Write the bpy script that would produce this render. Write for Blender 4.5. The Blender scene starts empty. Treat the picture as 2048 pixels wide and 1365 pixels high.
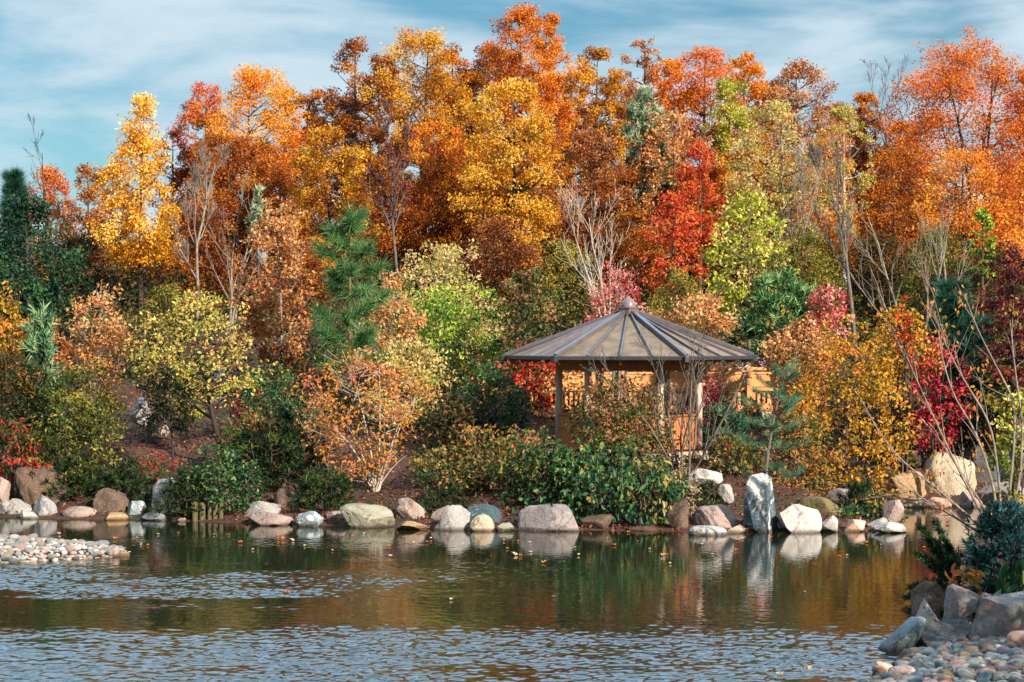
import bpy, bmesh, math, random
import numpy as np
from mathutils import Vector, Matrix

# ------------------------------------------------------------------ camera, sky, sun, exposure
F = 2048 * 70 / 36.0      # focal length in photo pixels
H = 4.8                   # eye height above the water
HY = 682.5                # horizon row
C = bpy.context.scene.collection
S = bpy.context.scene
cam = bpy.data.cameras.new('camera'); cam.lens = 70; cam.sensor_width = 36
cam.clip_start = 0.5; cam.clip_end = 3000
cam.dof.use_dof = True; cam.dof.focus_distance = 52.0; cam.dof.aperture_fstop = 2.6
co = bpy.data.objects.new('camera', cam); C.objects.link(co)
co.location = (0, 0, H); co.rotation_euler = (math.radians(90), 0, 0)
S.camera = co

SUN_AZ, SUN_EL = 38, 27   # degrees to the right of straight behind the camera, elevation
sd = Vector((math.sin(math.radians(SUN_AZ)) * math.cos(math.radians(SUN_EL)),
             -math.cos(math.radians(SUN_AZ)) * math.cos(math.radians(SUN_EL)), math.sin(math.radians(SUN_EL))))
sun = bpy.data.lights.new('sun', 'SUN'); sun.energy = 5.0; sun.angle = math.radians(0.5); sun.color = (1.0, 0.9, 0.76)
so = bpy.data.objects.new('sun', sun); C.objects.link(so)
so.rotation_euler = sd.to_track_quat('Z', 'Y').to_euler(); so.location = (30, -30, 40)

W = bpy.data.worlds.new('World'); S.world = W; W.use_nodes = True
nt = W.node_tree; N = nt.nodes; L = nt.links; N.clear()
def nd(tree, typ, **kw):
    n = tree.nodes.new(typ)
    for k, v in kw.items(): setattr(n, k, v)
    return n
out = nd(nt, 'ShaderNodeOutputWorld'); bg = nd(nt, 'ShaderNodeBackground'); bg.inputs[1].default_value = 0.051
sky = nd(nt, 'ShaderNodeTexSky', sky_type='NISHITA'); sky.sun_disc = False
sky.sun_elevation = math.radians(SUN_EL); sky.sun_rotation = math.radians(180 - SUN_AZ)
sky.air_density = 1.0; sky.dust_density = 0.3; sky.ozone_density = 2.0
tint = nd(nt, 'ShaderNodeMix', data_type='RGBA', blend_type='MULTIPLY'); tint.inputs[0].default_value = 1
tint.inputs[7].default_value = (0.50, 0.82, 0.88, 1)
L.new(sky.outputs[0], tint.inputs[6])
tc = nd(nt, 'ShaderNodeTexCoord')
mp = nd(nt, 'ShaderNodeMapping'); mp.inputs['Scale'].default_value = (3.2, 3.2, 11); mp.inputs['Location'].default_value = (3.3, 0.4, 0.7)
mp.inputs['Rotation'].default_value = (0, 0.02, 0)
L.new(tc.outputs['Generated'], mp.inputs[0])
n1 = nd(nt, 'ShaderNodeTexNoise'); n1.inputs['Scale'].default_value = 1.7; n1.inputs['Detail'].default_value = 6; n1.inputs['Roughness'].default_value = 0.55
n1.inputs['Distortion'].default_value = 0.35
L.new(mp.outputs[0], n1.inputs['Vector'])
cr = nd(nt, 'ShaderNodeValToRGB'); cr.color_ramp.elements[0].position = 0.33; cr.color_ramp.elements[1].position = 0.60
cr.color_ramp.interpolation = 'EASE'
L.new(n1.outputs[0], cr.inputs[0])
mx = nd(nt, 'ShaderNodeMix', data_type='RGBA'); mx.inputs[7].default_value = (6.3, 7.7, 8.7, 1)
L.new(cr.outputs[0], mx.inputs[0]); L.new(tint.outputs[2], mx.inputs[6])
sz_ = nd(nt, 'ShaderNodeSeparateXYZ'); L.new(tc.outputs['Generated'], sz_.inputs[0])
el = nd(nt, 'ShaderNodeMapRange', interpolation_type='SMOOTHSTEP'); el.inputs[1].default_value = 0.16; el.inputs[2].default_value = 0.34; L.new(sz_.outputs[2], el.inputs[0])
fw = nd(nt, 'ShaderNodeMapRange', interpolation_type='SMOOTHSTEP'); fw.inputs[1].default_value = -0.1; fw.inputs[2].default_value = 0.5; L.new(sz_.outputs[1], fw.inputs[0])
hi = nd(nt, 'ShaderNodeMath', operation='MULTIPLY'); L.new(el.outputs[0], hi.inputs[0]); L.new(fw.outputs[0], hi.inputs[1])
bank = nd(nt, 'ShaderNodeMix', data_type='RGBA'); bank.inputs[7].default_value = (12.5, 19.0, 25.5, 1)   # bright cloud bank higher up beyond the wood
L.new(hi.outputs[0], bank.inputs[0]); L.new(mx.outputs[2], bank.inputs[6])
L.new(bank.outputs[2], bg.inputs[0]); L.new(bg.outputs[0], out.inputs[0])

S.view_settings.view_transform = 'Standard'; S.view_settings.look = 'None'
S.view_settings.exposure = 1.0; S.view_settings.gamma = 1.0
S.render.film_transparent = False
S.render.engine = 'CYCLES'
S.cycles.max_bounces = 6; S.cycles.diffuse_bounces = 3; S.cycles.glossy_bounces = 3; S.cycles.transmission_bounces = 3
S.cycles.transparent_max_bounces = 4; S.cycles.caustics_reflective = False; S.cycles.caustics_refractive = False

# ------------------------------------------------------------------ helpers
def P(px, py, D): return np.array(((px - 1024) / F * D, D, H - (py - HY) / F * D))
def lin(h):
    if not isinstance(h, str): return tuple(h)
    h = h.lstrip('#'); o = []
    for i in (0, 2, 4):
        c = int(h[i:i + 2], 16) / 255
        o.append(c / 12.92 if c <= 0.04045 else ((c + 0.055) / 1.055) ** 2.4)
    return tuple(o)
def tag(o, label=None, cat=None, group=None, kind=None):
    if label: o['label'] = label
    if cat: o['category'] = cat
    if group: o['group'] = group
    if kind: o['kind'] = kind
    return o
def empty(name, loc, label, cat, group=None):
    o = bpy.data.objects.new(name, None); C.objects.link(o); o.location = tuple(float(v) for v in loc)
    o.empty_display_size = 0.2
    return tag(o, label, cat, group)
def link(name, me, mat=None, parent=None, loc=None):
    o = bpy.data.objects.new(name, me); C.objects.link(o)
    if mat and not me.materials: me.materials.append(mat)
    if parent: o.parent = parent
    if loc is not None: o.location = tuple(float(v) for v in loc)
    return o
def mesh_np(name, V, faces, tint=None, smooth=False):
    """V (n,3); faces = list of (m,k) index arrays; tint = per-face floats in the same order"""
    me = bpy.data.meshes.new(name)
    V = np.asarray(V, np.float32); me.vertices.add(len(V)); me.vertices.foreach_set('co', V.ravel())
    idx = np.concatenate([f.ravel() for f in faces]).astype(np.int32)
    sizes = np.concatenate([np.full(len(f), f.shape[1]) for f in faces]).astype(np.int32)
    start = np.concatenate([[0], np.cumsum(sizes)[:-1]]).astype(np.int32)
    me.loops.add(len(idx)); me.loops.foreach_set('vertex_index', idx)
    me.polygons.add(len(sizes)); me.polygons.foreach_set('loop_start', start)
    me.polygons.foreach_set('use_smooth', np.full(len(sizes), smooth, bool))
    if tint is not None:
        a = me.attributes.new('tint', 'FLOAT', 'FACE'); a.data.foreach_set('value', np.asarray(tint, np.float32))
    me.update(calc_edges=True); me.validate()
    return me
def _hash(ix, iy, iz, seed):
    h = (ix * 374761393 + iy * 668265263 + iz * 2147483647 + seed * 1274126177).astype(np.int64) & 0xffffffff
    h = ((h ^ (h >> 13)) * 1274126177) & 0xffffffff
    h = h ^ (h >> 16)
    return (h & 0xffff) / 65535.0
def vnoise(p, seed=0):
    p = np.asarray(p, float); i = np.floor(p).astype(np.int64); f = p - i; f = f * f * (3 - 2 * f)
    r = 0
    for dx in (0, 1):
        for dy in (0, 1):
            for dz in (0, 1):
                w = (f[:, 0] if dx else 1 - f[:, 0]) * (f[:, 1] if dy else 1 - f[:, 1]) * (f[:, 2] if dz else 1 - f[:, 2])
                r = r + w * _hash(i[:, 0] + dx, i[:, 1] + dy, i[:, 2] + dz, seed)
    return r * 2 - 1
def fbm(p, seed=0, o=4):
    a = 1.0; s = 0; p = np.asarray(p, float)
    for k in range(o): s = s + a * vnoise(p * 2 ** k, seed + k * 17); a *= 0.5
    return s
def unit(v): return v / (np.linalg.norm(v, axis=-1, keepdims=True) + 1e-9)

# ------------------------------------------------------------------ materials
MATS = {}
def newmat(name):
    m = bpy.data.materials.new(name); m.use_nodes = True
    t = m.node_tree; t.nodes.clear()
    return m, t, nd(t, 'ShaderNodeOutputMaterial')
def ramp(t, cols, fac, interp='LINEAR', pos=None):
    r = nd(t, 'ShaderNodeValToRGB'); r.color_ramp.interpolation = interp
    e = r.color_ramp.elements
    while len(e) < len(cols): e.new(0.5)
    for i, c in enumerate(cols):
        e[i].position = pos[i] if pos else i / (len(cols) - 1); e[i].color = (*lin(c), 1)
    t.links.new(fac, r.inputs[0]); return r
def noise(t, vec, scale, detail=4, rough=0.55, dist=0.0):
    n = nd(t, 'ShaderNodeTexNoise'); n.inputs['Scale'].default_value = scale; n.inputs['Detail'].default_value = detail
    n.inputs['Roughness'].default_value = rough; n.inputs['Distortion'].default_value = dist
    t.links.new(vec, n.inputs['Vector']); return n
def leaf_mat(key, cols, trans=0.38, spec=0.25):
    if key in MATS: return MATS[key]
    m, t, o = newmat('leaves ' + key)
    a = nd(t, 'ShaderNodeAttribute', attribute_name='tint')
    r = ramp(t, cols, a.outputs['Fac'])
    p = nd(t, 'ShaderNodeBsdfPrincipled'); p.inputs['Roughness'].default_value = 0.5
    p.inputs['Specular IOR Level'].default_value = spec
    tr = nd(t, 'ShaderNodeBsdfTranslucent'); mx = nd(t, 'ShaderNodeMixShader'); mx.inputs[0].default_value = trans
    t.links.new(r.outputs[0], p.inputs['Base Color']); t.links.new(r.outputs[0], tr.inputs[0])
    t.links.new(p.outputs[0], mx.inputs[1]); t.links.new(tr.outputs[0], mx.inputs[2]); t.links.new(mx.outputs[0], o.inputs[0])
    MATS[key] = m; return m
def bark_mat(key, a, b, scale=6):
    bk = 'bark ' + key
    if bk in MATS: return MATS[bk]
    m, t, o = newmat(bk); tc = nd(t, 'ShaderNodeTexCoord')
    mp = nd(t, 'ShaderNodeMapping'); mp.inputs['Scale'].default_value = (scale, scale, scale * 0.3); t.links.new(tc.outputs['Object'], mp.inputs[0])
    n = noise(t, mp.outputs[0], 2.0); r = ramp(t, [a, b], n.outputs[0], pos=[0.3, 0.7])
    p = nd(t, 'ShaderNodeBsdfPrincipled'); p.inputs['Roughness'].default_value = 0.9
    bp = nd(t, 'ShaderNodeBump'); bp.inputs['Strength'].default_value = 0.6; bp.inputs['Distance'].default_value = 0.03
    t.links.new(n.outputs[0], bp.inputs['Height']); t.links.new(bp.outputs[0], p.inputs['Normal'])
    t.links.new(r.outputs[0], p.inputs['Base Color']); t.links.new(p.outputs[0], o.inputs[0])
    MATS[bk] = m; return m
BARK = {'brown': bark_mat('brown', '#3A2A20', '#5E4A3A'), 'dark': bark_mat('dark', '#1E1712', '#382C24'),
        'pale': bark_mat('pale', '#5E5246', '#93867A'), 'grey': bark_mat('grey', '#463D36', '#746A60'),
        'pine': bark_mat('pine', '#5A3D2C', '#8A6A50'), 'white': bark_mat('white', '#84786A', '#BDB0A0')}
def rock_mat(key, a, b, c, scale=1.0, vein=None, vein_scale=2.0, moss=None, vein_w=(0.45, 0.62)):
    k = 'rock ' + key
    if k in MATS: return MATS[k]
    m, t, o = newmat(k); tc = nd(t, 'ShaderNodeTexCoord'); v = tc.outputs['Object']
    big = noise(t, v, 1.6 * scale, 5, 0.6, 0.4); r1 = ramp(t, [a, b], big.outputs[0], pos=[0.34, 0.66])
    sp = noise(t, v, 26 * scale, 3, 0.7); rs = ramp(t, ['#000000', '#ffffff'], sp.outputs[0], pos=[0.52, 0.66])
    mx = nd(t, 'ShaderNodeMix', data_type='RGBA'); mx.inputs[7].default_value = (*lin(c), 1)
    mul = nd(t, 'ShaderNodeMath', operation='MULTIPLY'); mul.inputs[1].default_value = 0.55
    t.links.new(rs.outputs[0], mul.inputs[0]); t.links.new(mul.outputs[0], mx.inputs[0]); t.links.new(r1.outputs[0], mx.inputs[6])
    col = mx.outputs[2]
    if vein:
        w = noise(t, v, vein_scale * scale, 4, 0.6, 1.6)
        rv = ramp(t, ['#000000', '#ffffff'], w.outputs[0], pos=list(vein_w))
        m2 = nd(t, 'ShaderNodeMix', data_type='RGBA'); m2.inputs[7].default_value = (*lin(vein), 1)
        t.links.new(rv.outputs[0], m2.inputs[0]); t.links.new(col, m2.inputs[6]); col = m2.outputs[2]
    vo = nd(t, 'ShaderNodeTexVoronoi', feature='DISTANCE_TO_EDGE'); vo.inputs['Scale'].default_value = 1.3 * scale
    wn = noise(t, v, 3 * scale, 4, 0.6); ws = nd(t, 'ShaderNodeMix', data_type='RGBA'); ws.inputs[0].default_value = 0.35; t.links.new(v, ws.inputs[6]); t.links.new(wn.outputs[1], ws.inputs[7]); t.links.new(ws.outputs[2], vo.inputs['Vector'])
    ck = ramp(t, ['#ffffff', '#000000'], vo.outputs['Distance'], pos=[0.004, 0.022]); cm_ = nd(t, 'ShaderNodeMath', operation='MULTIPLY'); cm_.inputs[1].default_value = 0.55; t.links.new(ck.outputs[0], cm_.inputs[0])
    mk = nd(t, 'ShaderNodeMix', data_type='RGBA'); mk.inputs[7].default_value = (*lin('#2E2620'), 1); t.links.new(cm_.outputs[0], mk.inputs[0]); t.links.new(col, mk.inputs[6]); col = mk.outputs[2]
    li = noise(t, v, 5.5 * scale, 6, 0.75, 0.5); rl = ramp(t, ['#000000', '#ffffff'], li.outputs[0], pos=[0.58, 0.66]); lm = nd(t, 'ShaderNodeMath', operation='MULTIPLY'); lm.inputs[1].default_value = 0.4; t.links.new(rl.outputs[0], lm.inputs[0])
    ml = nd(t, 'ShaderNodeMix', data_type='RGBA'); ml.inputs[7].default_value = (*lin('#5C564A'), 1); t.links.new(lm.outputs[0], ml.inputs[0]); t.links.new(col, ml.inputs[6]); col = ml.outputs[2]
    if moss:
        w = noise(t, v, 3.5 * scale, 5, 0.65); rv = ramp(t, ['#000000', '#ffffff'], w.outputs[0], pos=[0.5, 0.62])
        m2 = nd(t, 'ShaderNodeMix', data_type='RGBA'); m2.inputs[7].default_value = (*lin(moss), 1)
        t.links.new(rv.outputs[0], m2.inputs[0]); t.links.new(col, m2.inputs[6]); col = m2.outputs[2]
    ge = nd(t, 'ShaderNodeNewGeometry'); sx = nd(t, 'ShaderNodeSeparateXYZ'); t.links.new(ge.outputs['Position'], sx.inputs[0])
    mr = nd(t, 'ShaderNodeMapRange'); mr.inputs[1].default_value = 0.03; mr.inputs[2].default_value = 0.10; mr.inputs[3].default_value = 0.75; mr.inputs[4].default_value = 0
    t.links.new(sx.outputs[2], mr.inputs[0])
    m3 = nd(t, 'ShaderNodeMix', data_type='RGBA'); m3.inputs[7].default_value = (*lin('#3A2518'), 1)
    t.links.new(mr.outputs[0], m3.inputs[0]); t.links.new(col, m3.inputs[6]); col = m3.outputs[2]
    p = nd(t, 'ShaderNodeBsdfPrincipled'); p.inputs['Roughness'].default_value = 0.8; p.inputs['Specular IOR Level'].default_value = 0.3
    fine = noise(t, v, 9 * scale, 6, 0.65)
    bp = nd(t, 'ShaderNodeBump'); bp.inputs['Strength'].default_value = 0.8; bp.inputs['Distance'].default_value = 0.06
    t.links.new(fine.outputs[0], bp.inputs['Height']); t.links.new(bp.outputs[0], p.inputs['Normal'])
    t.links.new(col, p.inputs['Base Color']); t.links.new(p.outputs[0], o.inputs[0])
    MATS[k] = m; return m
def wood_mat(key, a, b, rough=0.6, sc=(3, 3, 0.6)):
    if key in MATS: return MATS[key]
    m, t, o = newmat(key); tc = nd(t, 'ShaderNodeTexCoord')
    mp = nd(t, 'ShaderNodeMapping'); mp.inputs['Scale'].default_value = sc; t.links.new(tc.outputs['Object'], mp.inputs[0])
    n = noise(t, mp.outputs[0], 6.0, 5, 0.6, 0.6); r = ramp(t, [a, b], n.outputs[0], pos=[0.3, 0.7])
    p = nd(t, 'ShaderNodeBsdfPrincipled'); p.inputs['Roughness'].default_value = rough
    t.links.new(r.outputs[0], p.inputs['Base Color']); t.links.new(p.outputs[0], o.inputs[0])
    MATS[key] = m; return m
def flat_mat(key, a, b=None, rough=0.7, scale=8, metal=0.0):
    if key in MATS: return MATS[key]
    m, t, o = newmat(key); tc = nd(t, 'ShaderNodeTexCoord')
    n = noise(t, tc.outputs['Object'], scale); r = ramp(t, [a, b or a], n.outputs[0], pos=[0.3, 0.7])
    p = nd(t, 'ShaderNodeBsdfPrincipled'); p.inputs['Roughness'].default_value = rough; p.inputs['Metallic'].default_value = metal
    t.links.new(r.outputs[0], p.inputs['Base Color']); t.links.new(p.outputs[0], o.inputs[0])
    MATS[key] = m; return m

# ------------------------------------------------------------------ terrain
def wl(px, py):
    D = H * F / (py - HY); return ((px - 1024) / F * D, D)
POND = [(-60, 58), (-40, 56)] + [wl(*q) for q in [(-300, 1030), (0, 1036), (150, 1040), (300, 1041), (480, 1048), (620, 1052), (850, 1058), (1000, 1061),
        (1200, 1063), (1360, 1066), (1530, 1066), (1660, 1064), (1800, 1066), (1814, 1050), (1806, 1030), (1780, 1013), (1900, 1012), (2048, 1012), (2500, 1016),
        (2500, 1055), (1990, 1062), (1935, 1085), (1890, 1120), (1850, 1165), (1818, 1205), (1800, 1245), (1762, 1296), (1748, 1350), (1690, 1440), (1560, 1600)]] \
        + [(4, 14), (-25, 14), (-45, 25), (-60, 40)]
SPIT = [(-60, 52)] + [wl(*q) for q in [(-400, 1074), (0, 1086), (120, 1091), (220, 1099), (258, 1104), (215, 1115), (100, 1122), (0, 1127), (-400, 1145)]] + [(-60, 38)]
def sdf(poly, x, y):
    d = np.full(x.shape, 1e9); ins = np.zeros(x.shape, bool); n = len(poly)
    for i in range(n):
        ax, ay = poly[i]; bx, by = poly[(i + 1) % n]; ex, ey = bx - ax, by - ay
        t = np.clip(((x - ax) * ex + (y - ay) * ey) / (ex * ex + ey * ey + 1e-12), 0, 1)
        d = np.minimum(d, np.hypot(x - ax - t * ex, y - ay - t * ey))
        c = ((ay > y) != (by > y)) & (x < (bx - ax) * (y - ay) / (by - ay + 1e-12) + ax)
        ins ^= c
    return np.where(ins, -d, d)
def terrain(x, y):
    x = np.atleast_1d(np.asarray(x, float)); y = np.atleast_1d(np.asarray(y, float))
    dp = sdf(POND, x, y); ds = sdf(SPIT, x, y)
    far = np.interp(dp, [-8, -1, 0, 0.6, 2, 6.5, 14, 24, 34, 50, 90, 900], [-1.6, -0.5, -0.03, 0.13, 0.42, 1.6, 2.9, 5.0, 6.3, 7.0, 7.2, 7.2])
    near = np.interp(dp, [-8, -1, 0, 1, 3, 10, 25, 900], [-1.6, -0.4, -0.03, 0.08, 0.22, 1.1, 2.8, 4.0])
    w = np.clip((y - 49) / 6, 0, 1); w = w * w * (3 - 2 * w)
    z = far * w + near * (1 - w)
    spit = np.interp(-ds, [-3, -0.5, 0, 0.5, 1.5, 30], [-1.6, -0.3, -0.03, 0.13, 0.22, 0.5])
    z = np.maximum(z, spit)
    p = np.stack([x * 0.5, y * 0.5, x * 0], 1)
    amp = np.clip(z / 3.0, 0, 1) * 0.22 + np.clip(z, 0, 0.25) * 0.25
    return z + fbm(p, 5, 3) * amp
def gz(x, y): return float(terrain(x, y)[0])
def axis(lo, a, b, hi, step, g=1.25):
    c = list(np.arange(a, b + step * 0.5, step)); s = step; v = b
    while v < hi: s *= g; v += s; c.append(v)
    s = step; v = a; pre = []
    while v > lo: s *= g; v -= s; pre.append(v)
    return np.array(pre[::-1] + c)
gx = axis(-600, -34, 34, 600, 0.28); gy = axis(-200, 22, 112, 900, 0.28)
XX, YY = np.meshgrid(gx, gy); ZZ = terrain(XX.ravel(), YY.ravel())
nx, ny = len(gx), len(gy)
ii = (np.arange(ny - 1)[:, None] * nx + np.arange(nx - 1)[None, :]).ravel()
me = mesh_np('ground', np.stack([XX.ravel(), YY.ravel(), ZZ], 1), [np.stack([ii, ii + 1, ii + 1 + nx, ii + nx], 1)], smooth=True)
m, t, o = newmat('mulch ground'); ge = nd(t, 'ShaderNodeNewGeometry'); v = ge.outputs['Position']
n1_ = noise(t, v, 9, 6, 0.7); r1 = ramp(t, ['#1E1210', '#4A2A20', '#7A4A36'], n1_.outputs[0], pos=[0.3, 0.52, 0.72])
n2_ = noise(t, v, 0.35, 3); r2 = ramp(t, ['#000000', '#ffffff'], n2_.outputs[0], pos=[0.45, 0.6])
mx_ = nd(t, 'ShaderNodeMix', data_type='RGBA'); n3_ = noise(t, v, 14, 5, 0.7); r3 = ramp(t, ['#1C1A0E', '#39361A'], n3_.outputs[0])
t.links.new(r2.outputs[0], mx_.inputs[0]); t.links.new(r1.outputs[0], mx_.inputs[6]); t.links.new(r3.outputs[0], mx_.inputs[7])
p_ = nd(t, 'ShaderNodeBsdfPrincipled'); p_.inputs['Roughness'].default_value = 0.95
bp_ = nd(t, 'ShaderNodeBump'); bp_.inputs['Distance'].default_value = 0.08; t.links.new(n1_.outputs[0], bp_.inputs['Height']); t.links.new(bp_.outputs[0], p_.inputs['Normal'])
t.links.new(mx_.outputs[2], p_.inputs['Base Color']); t.links.new(p_.outputs[0], o.inputs[0])
tag(link('ground', me, m), kind='structure')

# water: one sheet with real ripples where a breeze touches the pond
wx = axis(-60, -13, 12.0, 40, 0.034, 1.6); wy = axis(12, 27.4, 50.6, 62, 0.026, 1.6); XX, YY = np.meshgrid(wx, wy); X1, Y1 = XX.ravel(), YY.ravel()
def sst(v, a, b): q = np.clip((v - a) / (b - a), 0, 1); return q * q * (3 - 2 * q)
pn = fbm(np.stack([X1 * 0.16, Y1 * 0.5, X1 * 0], 1), 31, 3); yv = Y1 + pn * 2.2
pq = fbm(np.stack([X1 * 0.7, Y1 * 1.1, X1 * 0 + 5], 1), 47, 3)
nearw = sst(yv, 36.5, 28.3); bandw = sst(yv, 36.6, 38.2) * sst(yv, 43.5, 40.5) * sst(X1, 2.5, -6.5); faint = sst(yv, 44.0, 45.5) * sst(yv, 47.5, 46.0) * sst(X1, 1.0, -6.0)
wind = np.clip(np.maximum(np.maximum(nearw, bandw * 0.85), faint * 0.3) * (1 + 0.75 * pq), 0, 1.35) + 0.03 + 0.03 * sst(Y1, 48, 34)
rng = np.random.default_rng(12); hw_ = np.zeros(len(X1)); sl = 0.0
for k in range(60):
    lam = 0.10 * (4.5 ** rng.random()); a = rng.normal() * 1.1; kx, ky = math.sin(a) * 2 * math.pi / lam, math.cos(a) * 2 * math.pi / lam; am = lam * rng.uniform(0.6, 1.3)
    wob = 0.5 * np.sin(X1 * rng.uniform(0.3, 0.9) + Y1 * rng.uniform(-0.5, 0.5) + rng.uniform(0, 6))
    hw_ += am * np.sin(kx * X1 + ky * Y1 + rng.uniform(0, 6.28) + wob * 2); sl += (am * 2 * math.pi / lam) ** 2 / 2
hw_ *= 0.14 / math.sqrt(sl); inside = (X1 > -14.5) & (X1 < 14.5) & (Y1 > 26) & (Y1 < 51.5); Z1 = np.where(inside, hw_ * wind, 0)
nxw = len(wx); ii = (np.arange(len(wy) - 1)[:, None] * nxw + np.arange(nxw - 1)[None, :]).ravel()
me = mesh_np('water', np.stack([X1, Y1, Z1], 1), [np.stack([ii, ii + 1, ii + 1 + nxw, ii + nxw], 1)], smooth=True)
m, t, o = newmat('pond water'); ge = nd(t, 'ShaderNodeNewGeometry')
mpb = nd(t, 'ShaderNodeMapping'); mpb.inputs['Scale'].default_value = (5.0, 7.0, 1); t.links.new(ge.outputs['Position'], mpb.inputs[0])
wb = noise(t, mpb.outputs[0], 1.0, 2, 0.5, 0.2)
bp_ = nd(t, 'ShaderNodeBump'); bp_.inputs['Strength'].default_value = 1.0; bp_.inputs['Distance'].default_value = 0.0022
t.links.new(wb.outputs[0], bp_.inputs['Height'])
p_ = nd(t, 'ShaderNodeBsdfPrincipled'); p_.inputs['Base Color'].default_value = (0.010, 0.013, 0.006, 1); p_.inputs['Roughness'].default_value = 0.03
p_.inputs['IOR'].default_value = 1.333; t.links.new(bp_.outputs[0], p_.inputs['Normal']); t.links.new(p_.outputs[0], o.inputs[0])
tag(link('water', me, m), kind='structure')

# ------------------------------------------------------------------ foliage and branch geometry
def tubes(lines, sides=5):
    """lines: list of (pts (n,3), radii (n,))"""
    VV = []; FF = []; off = 0
    ang = np.arange(sides) / sides * 2 * np.pi; ca, sa = np.cos(ang), np.sin(ang)
    for pts, rad in lines:
        pts = np.asarray(pts, float); n = len(pts); rad = np.asarray(rad, float)
        d = np.gradient(pts, axis=0); d = unit(d)
        ref = np.where(np.abs(d[:, 2:3]) < 0.9, np.array([[0, 0, 1.0]]), np.array([[1.0, 0, 0]]))
        u = unit(np.cross(d, ref)); w = np.cross(d, u)
        V = pts[:, None, :] + rad[:, None, None] * (ca[None, :, None] * u[:, None, :] + sa[None, :, None] * w[:, None, :])
        VV.append(V.reshape(-1, 3))
        a = (np.arange(n - 1)[:, None] * sides + np.arange(sides)[None, :]).ravel() + off
        b = (np.arange(n - 1)[:, None] * sides + ((np.arange(sides) + 1) % sides)[None, :]).ravel() + off
        FF.append(np.stack([a, b, b + sides, a + sides], 1)); off += n * sides
    return np.concatenate(VV), [np.concatenate(FF)]
def bez(a, b, c, n):
    s = np.linspace(0, 1, n)[:, None]; return a * (1 - s) ** 2 + b * 2 * s * (1 - s) + c * s ** 2
def leaves(pos, out, size, rng, aspect=0.6, droop=0.3, fine=False):
    """leaf blades at pos with a direction loosely along out; returns V, faces, faces per leaf"""
    n = len(pos)
    ax = unit(out * 0.5 + rng.normal(size=(n, 3)) * 0.75 + np.array([0, 0, -droop]))
    nn = unit(rng.normal(size=(n, 3)) * 0.75 + np.array([0, 0, 0.55]) + out * 0.35)
    side = unit(np.cross(ax, nn)); nn = np.cross(side, ax)
    l = (size * rng.uniform(0.65, 1.35, n))[:, None]; w = l * aspect * 0.5
    if not fine:
        V = np.stack([pos, pos + ax * l * 0.5 + side * w + nn * l * 0.08, pos + ax * l - nn * l * 0.1, pos + ax * l * 0.5 - side * w + nn * l * 0.08], 1).reshape(-1, 3)
        return V, [np.arange(n * 4).reshape(n, 4)], 1
    f = 0.35
    V = np.stack([pos, pos + ax * l * 0.3 + side * w + nn * w * f, pos + ax * l * 0.68 + side * w * 0.75 + nn * w * f * 0.6, pos + ax * l - nn * l * 0.16,
                  pos + ax * l * 0.68 - side * w * 0.75 + nn * w * f * 0.6, pos + ax * l * 0.3 - side * w + nn * w * f], 1).reshape(-1, 3)
    b = np.arange(n)[:, None] * 6
    return V, [np.concatenate([b + np.array([[0, 1, 2, 3]]), b + np.array([[0, 3, 4, 5]])], 1).reshape(-1, 4)], 2
def needles(pos, out, size, rng, width=0.05):
    n = len(pos); ax = unit(out + rng.normal(size=(n, 3)) * 0.25); side = unit(np.cross(ax, rng.normal(size=(n, 3))))
    l = (size * rng.uniform(0.7, 1.2, n))[:, None]; w = l * width
    V = np.stack([pos - side * w, pos + side * w, pos + ax * l], 1).reshape(-1, 3)
    return V, [np.arange(n * 3).reshape(n, 3)], 1
def env(shape, t):
    t = np.clip(t, 0, 1)
    if shape == 'cone': return np.minimum(1, (t + 0.04) * 5) ** 0.6 * (1 - t) ** 0.8 * 1.08 + 0.02
    if shape == 'tall': return np.minimum(1, (t + 0.05) * 3) ** 0.6 * np.sqrt(np.clip(1 - t ** 2.4, 0, 1))
    if shape == 'oval': return np.sqrt(np.clip(1 - np.abs(2 * t - 1) ** 2.6, 0, 1)) * (1.02 - 0.12 * t)
    if shape == 'round': return np.sqrt(np.clip(1 - (1.55 * t - 0.55) ** 2, 0, 1))
    if shape == 'vase': return (0.25 + 0.75 * t ** 0.7) * np.sqrt(np.clip(1 - t ** 5, 0, 1))
    if shape == 'column': return np.minimum(1, (t + 0.03) * 6) ** 0.5 * np.sqrt(np.clip(1 - t ** 3, 0, 1))
    if shape == 'mound': return np.sqrt(np.clip(1 - t ** 2, 0, 1))
    return np.ones_like(t)
TREE_NO = [100]
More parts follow.
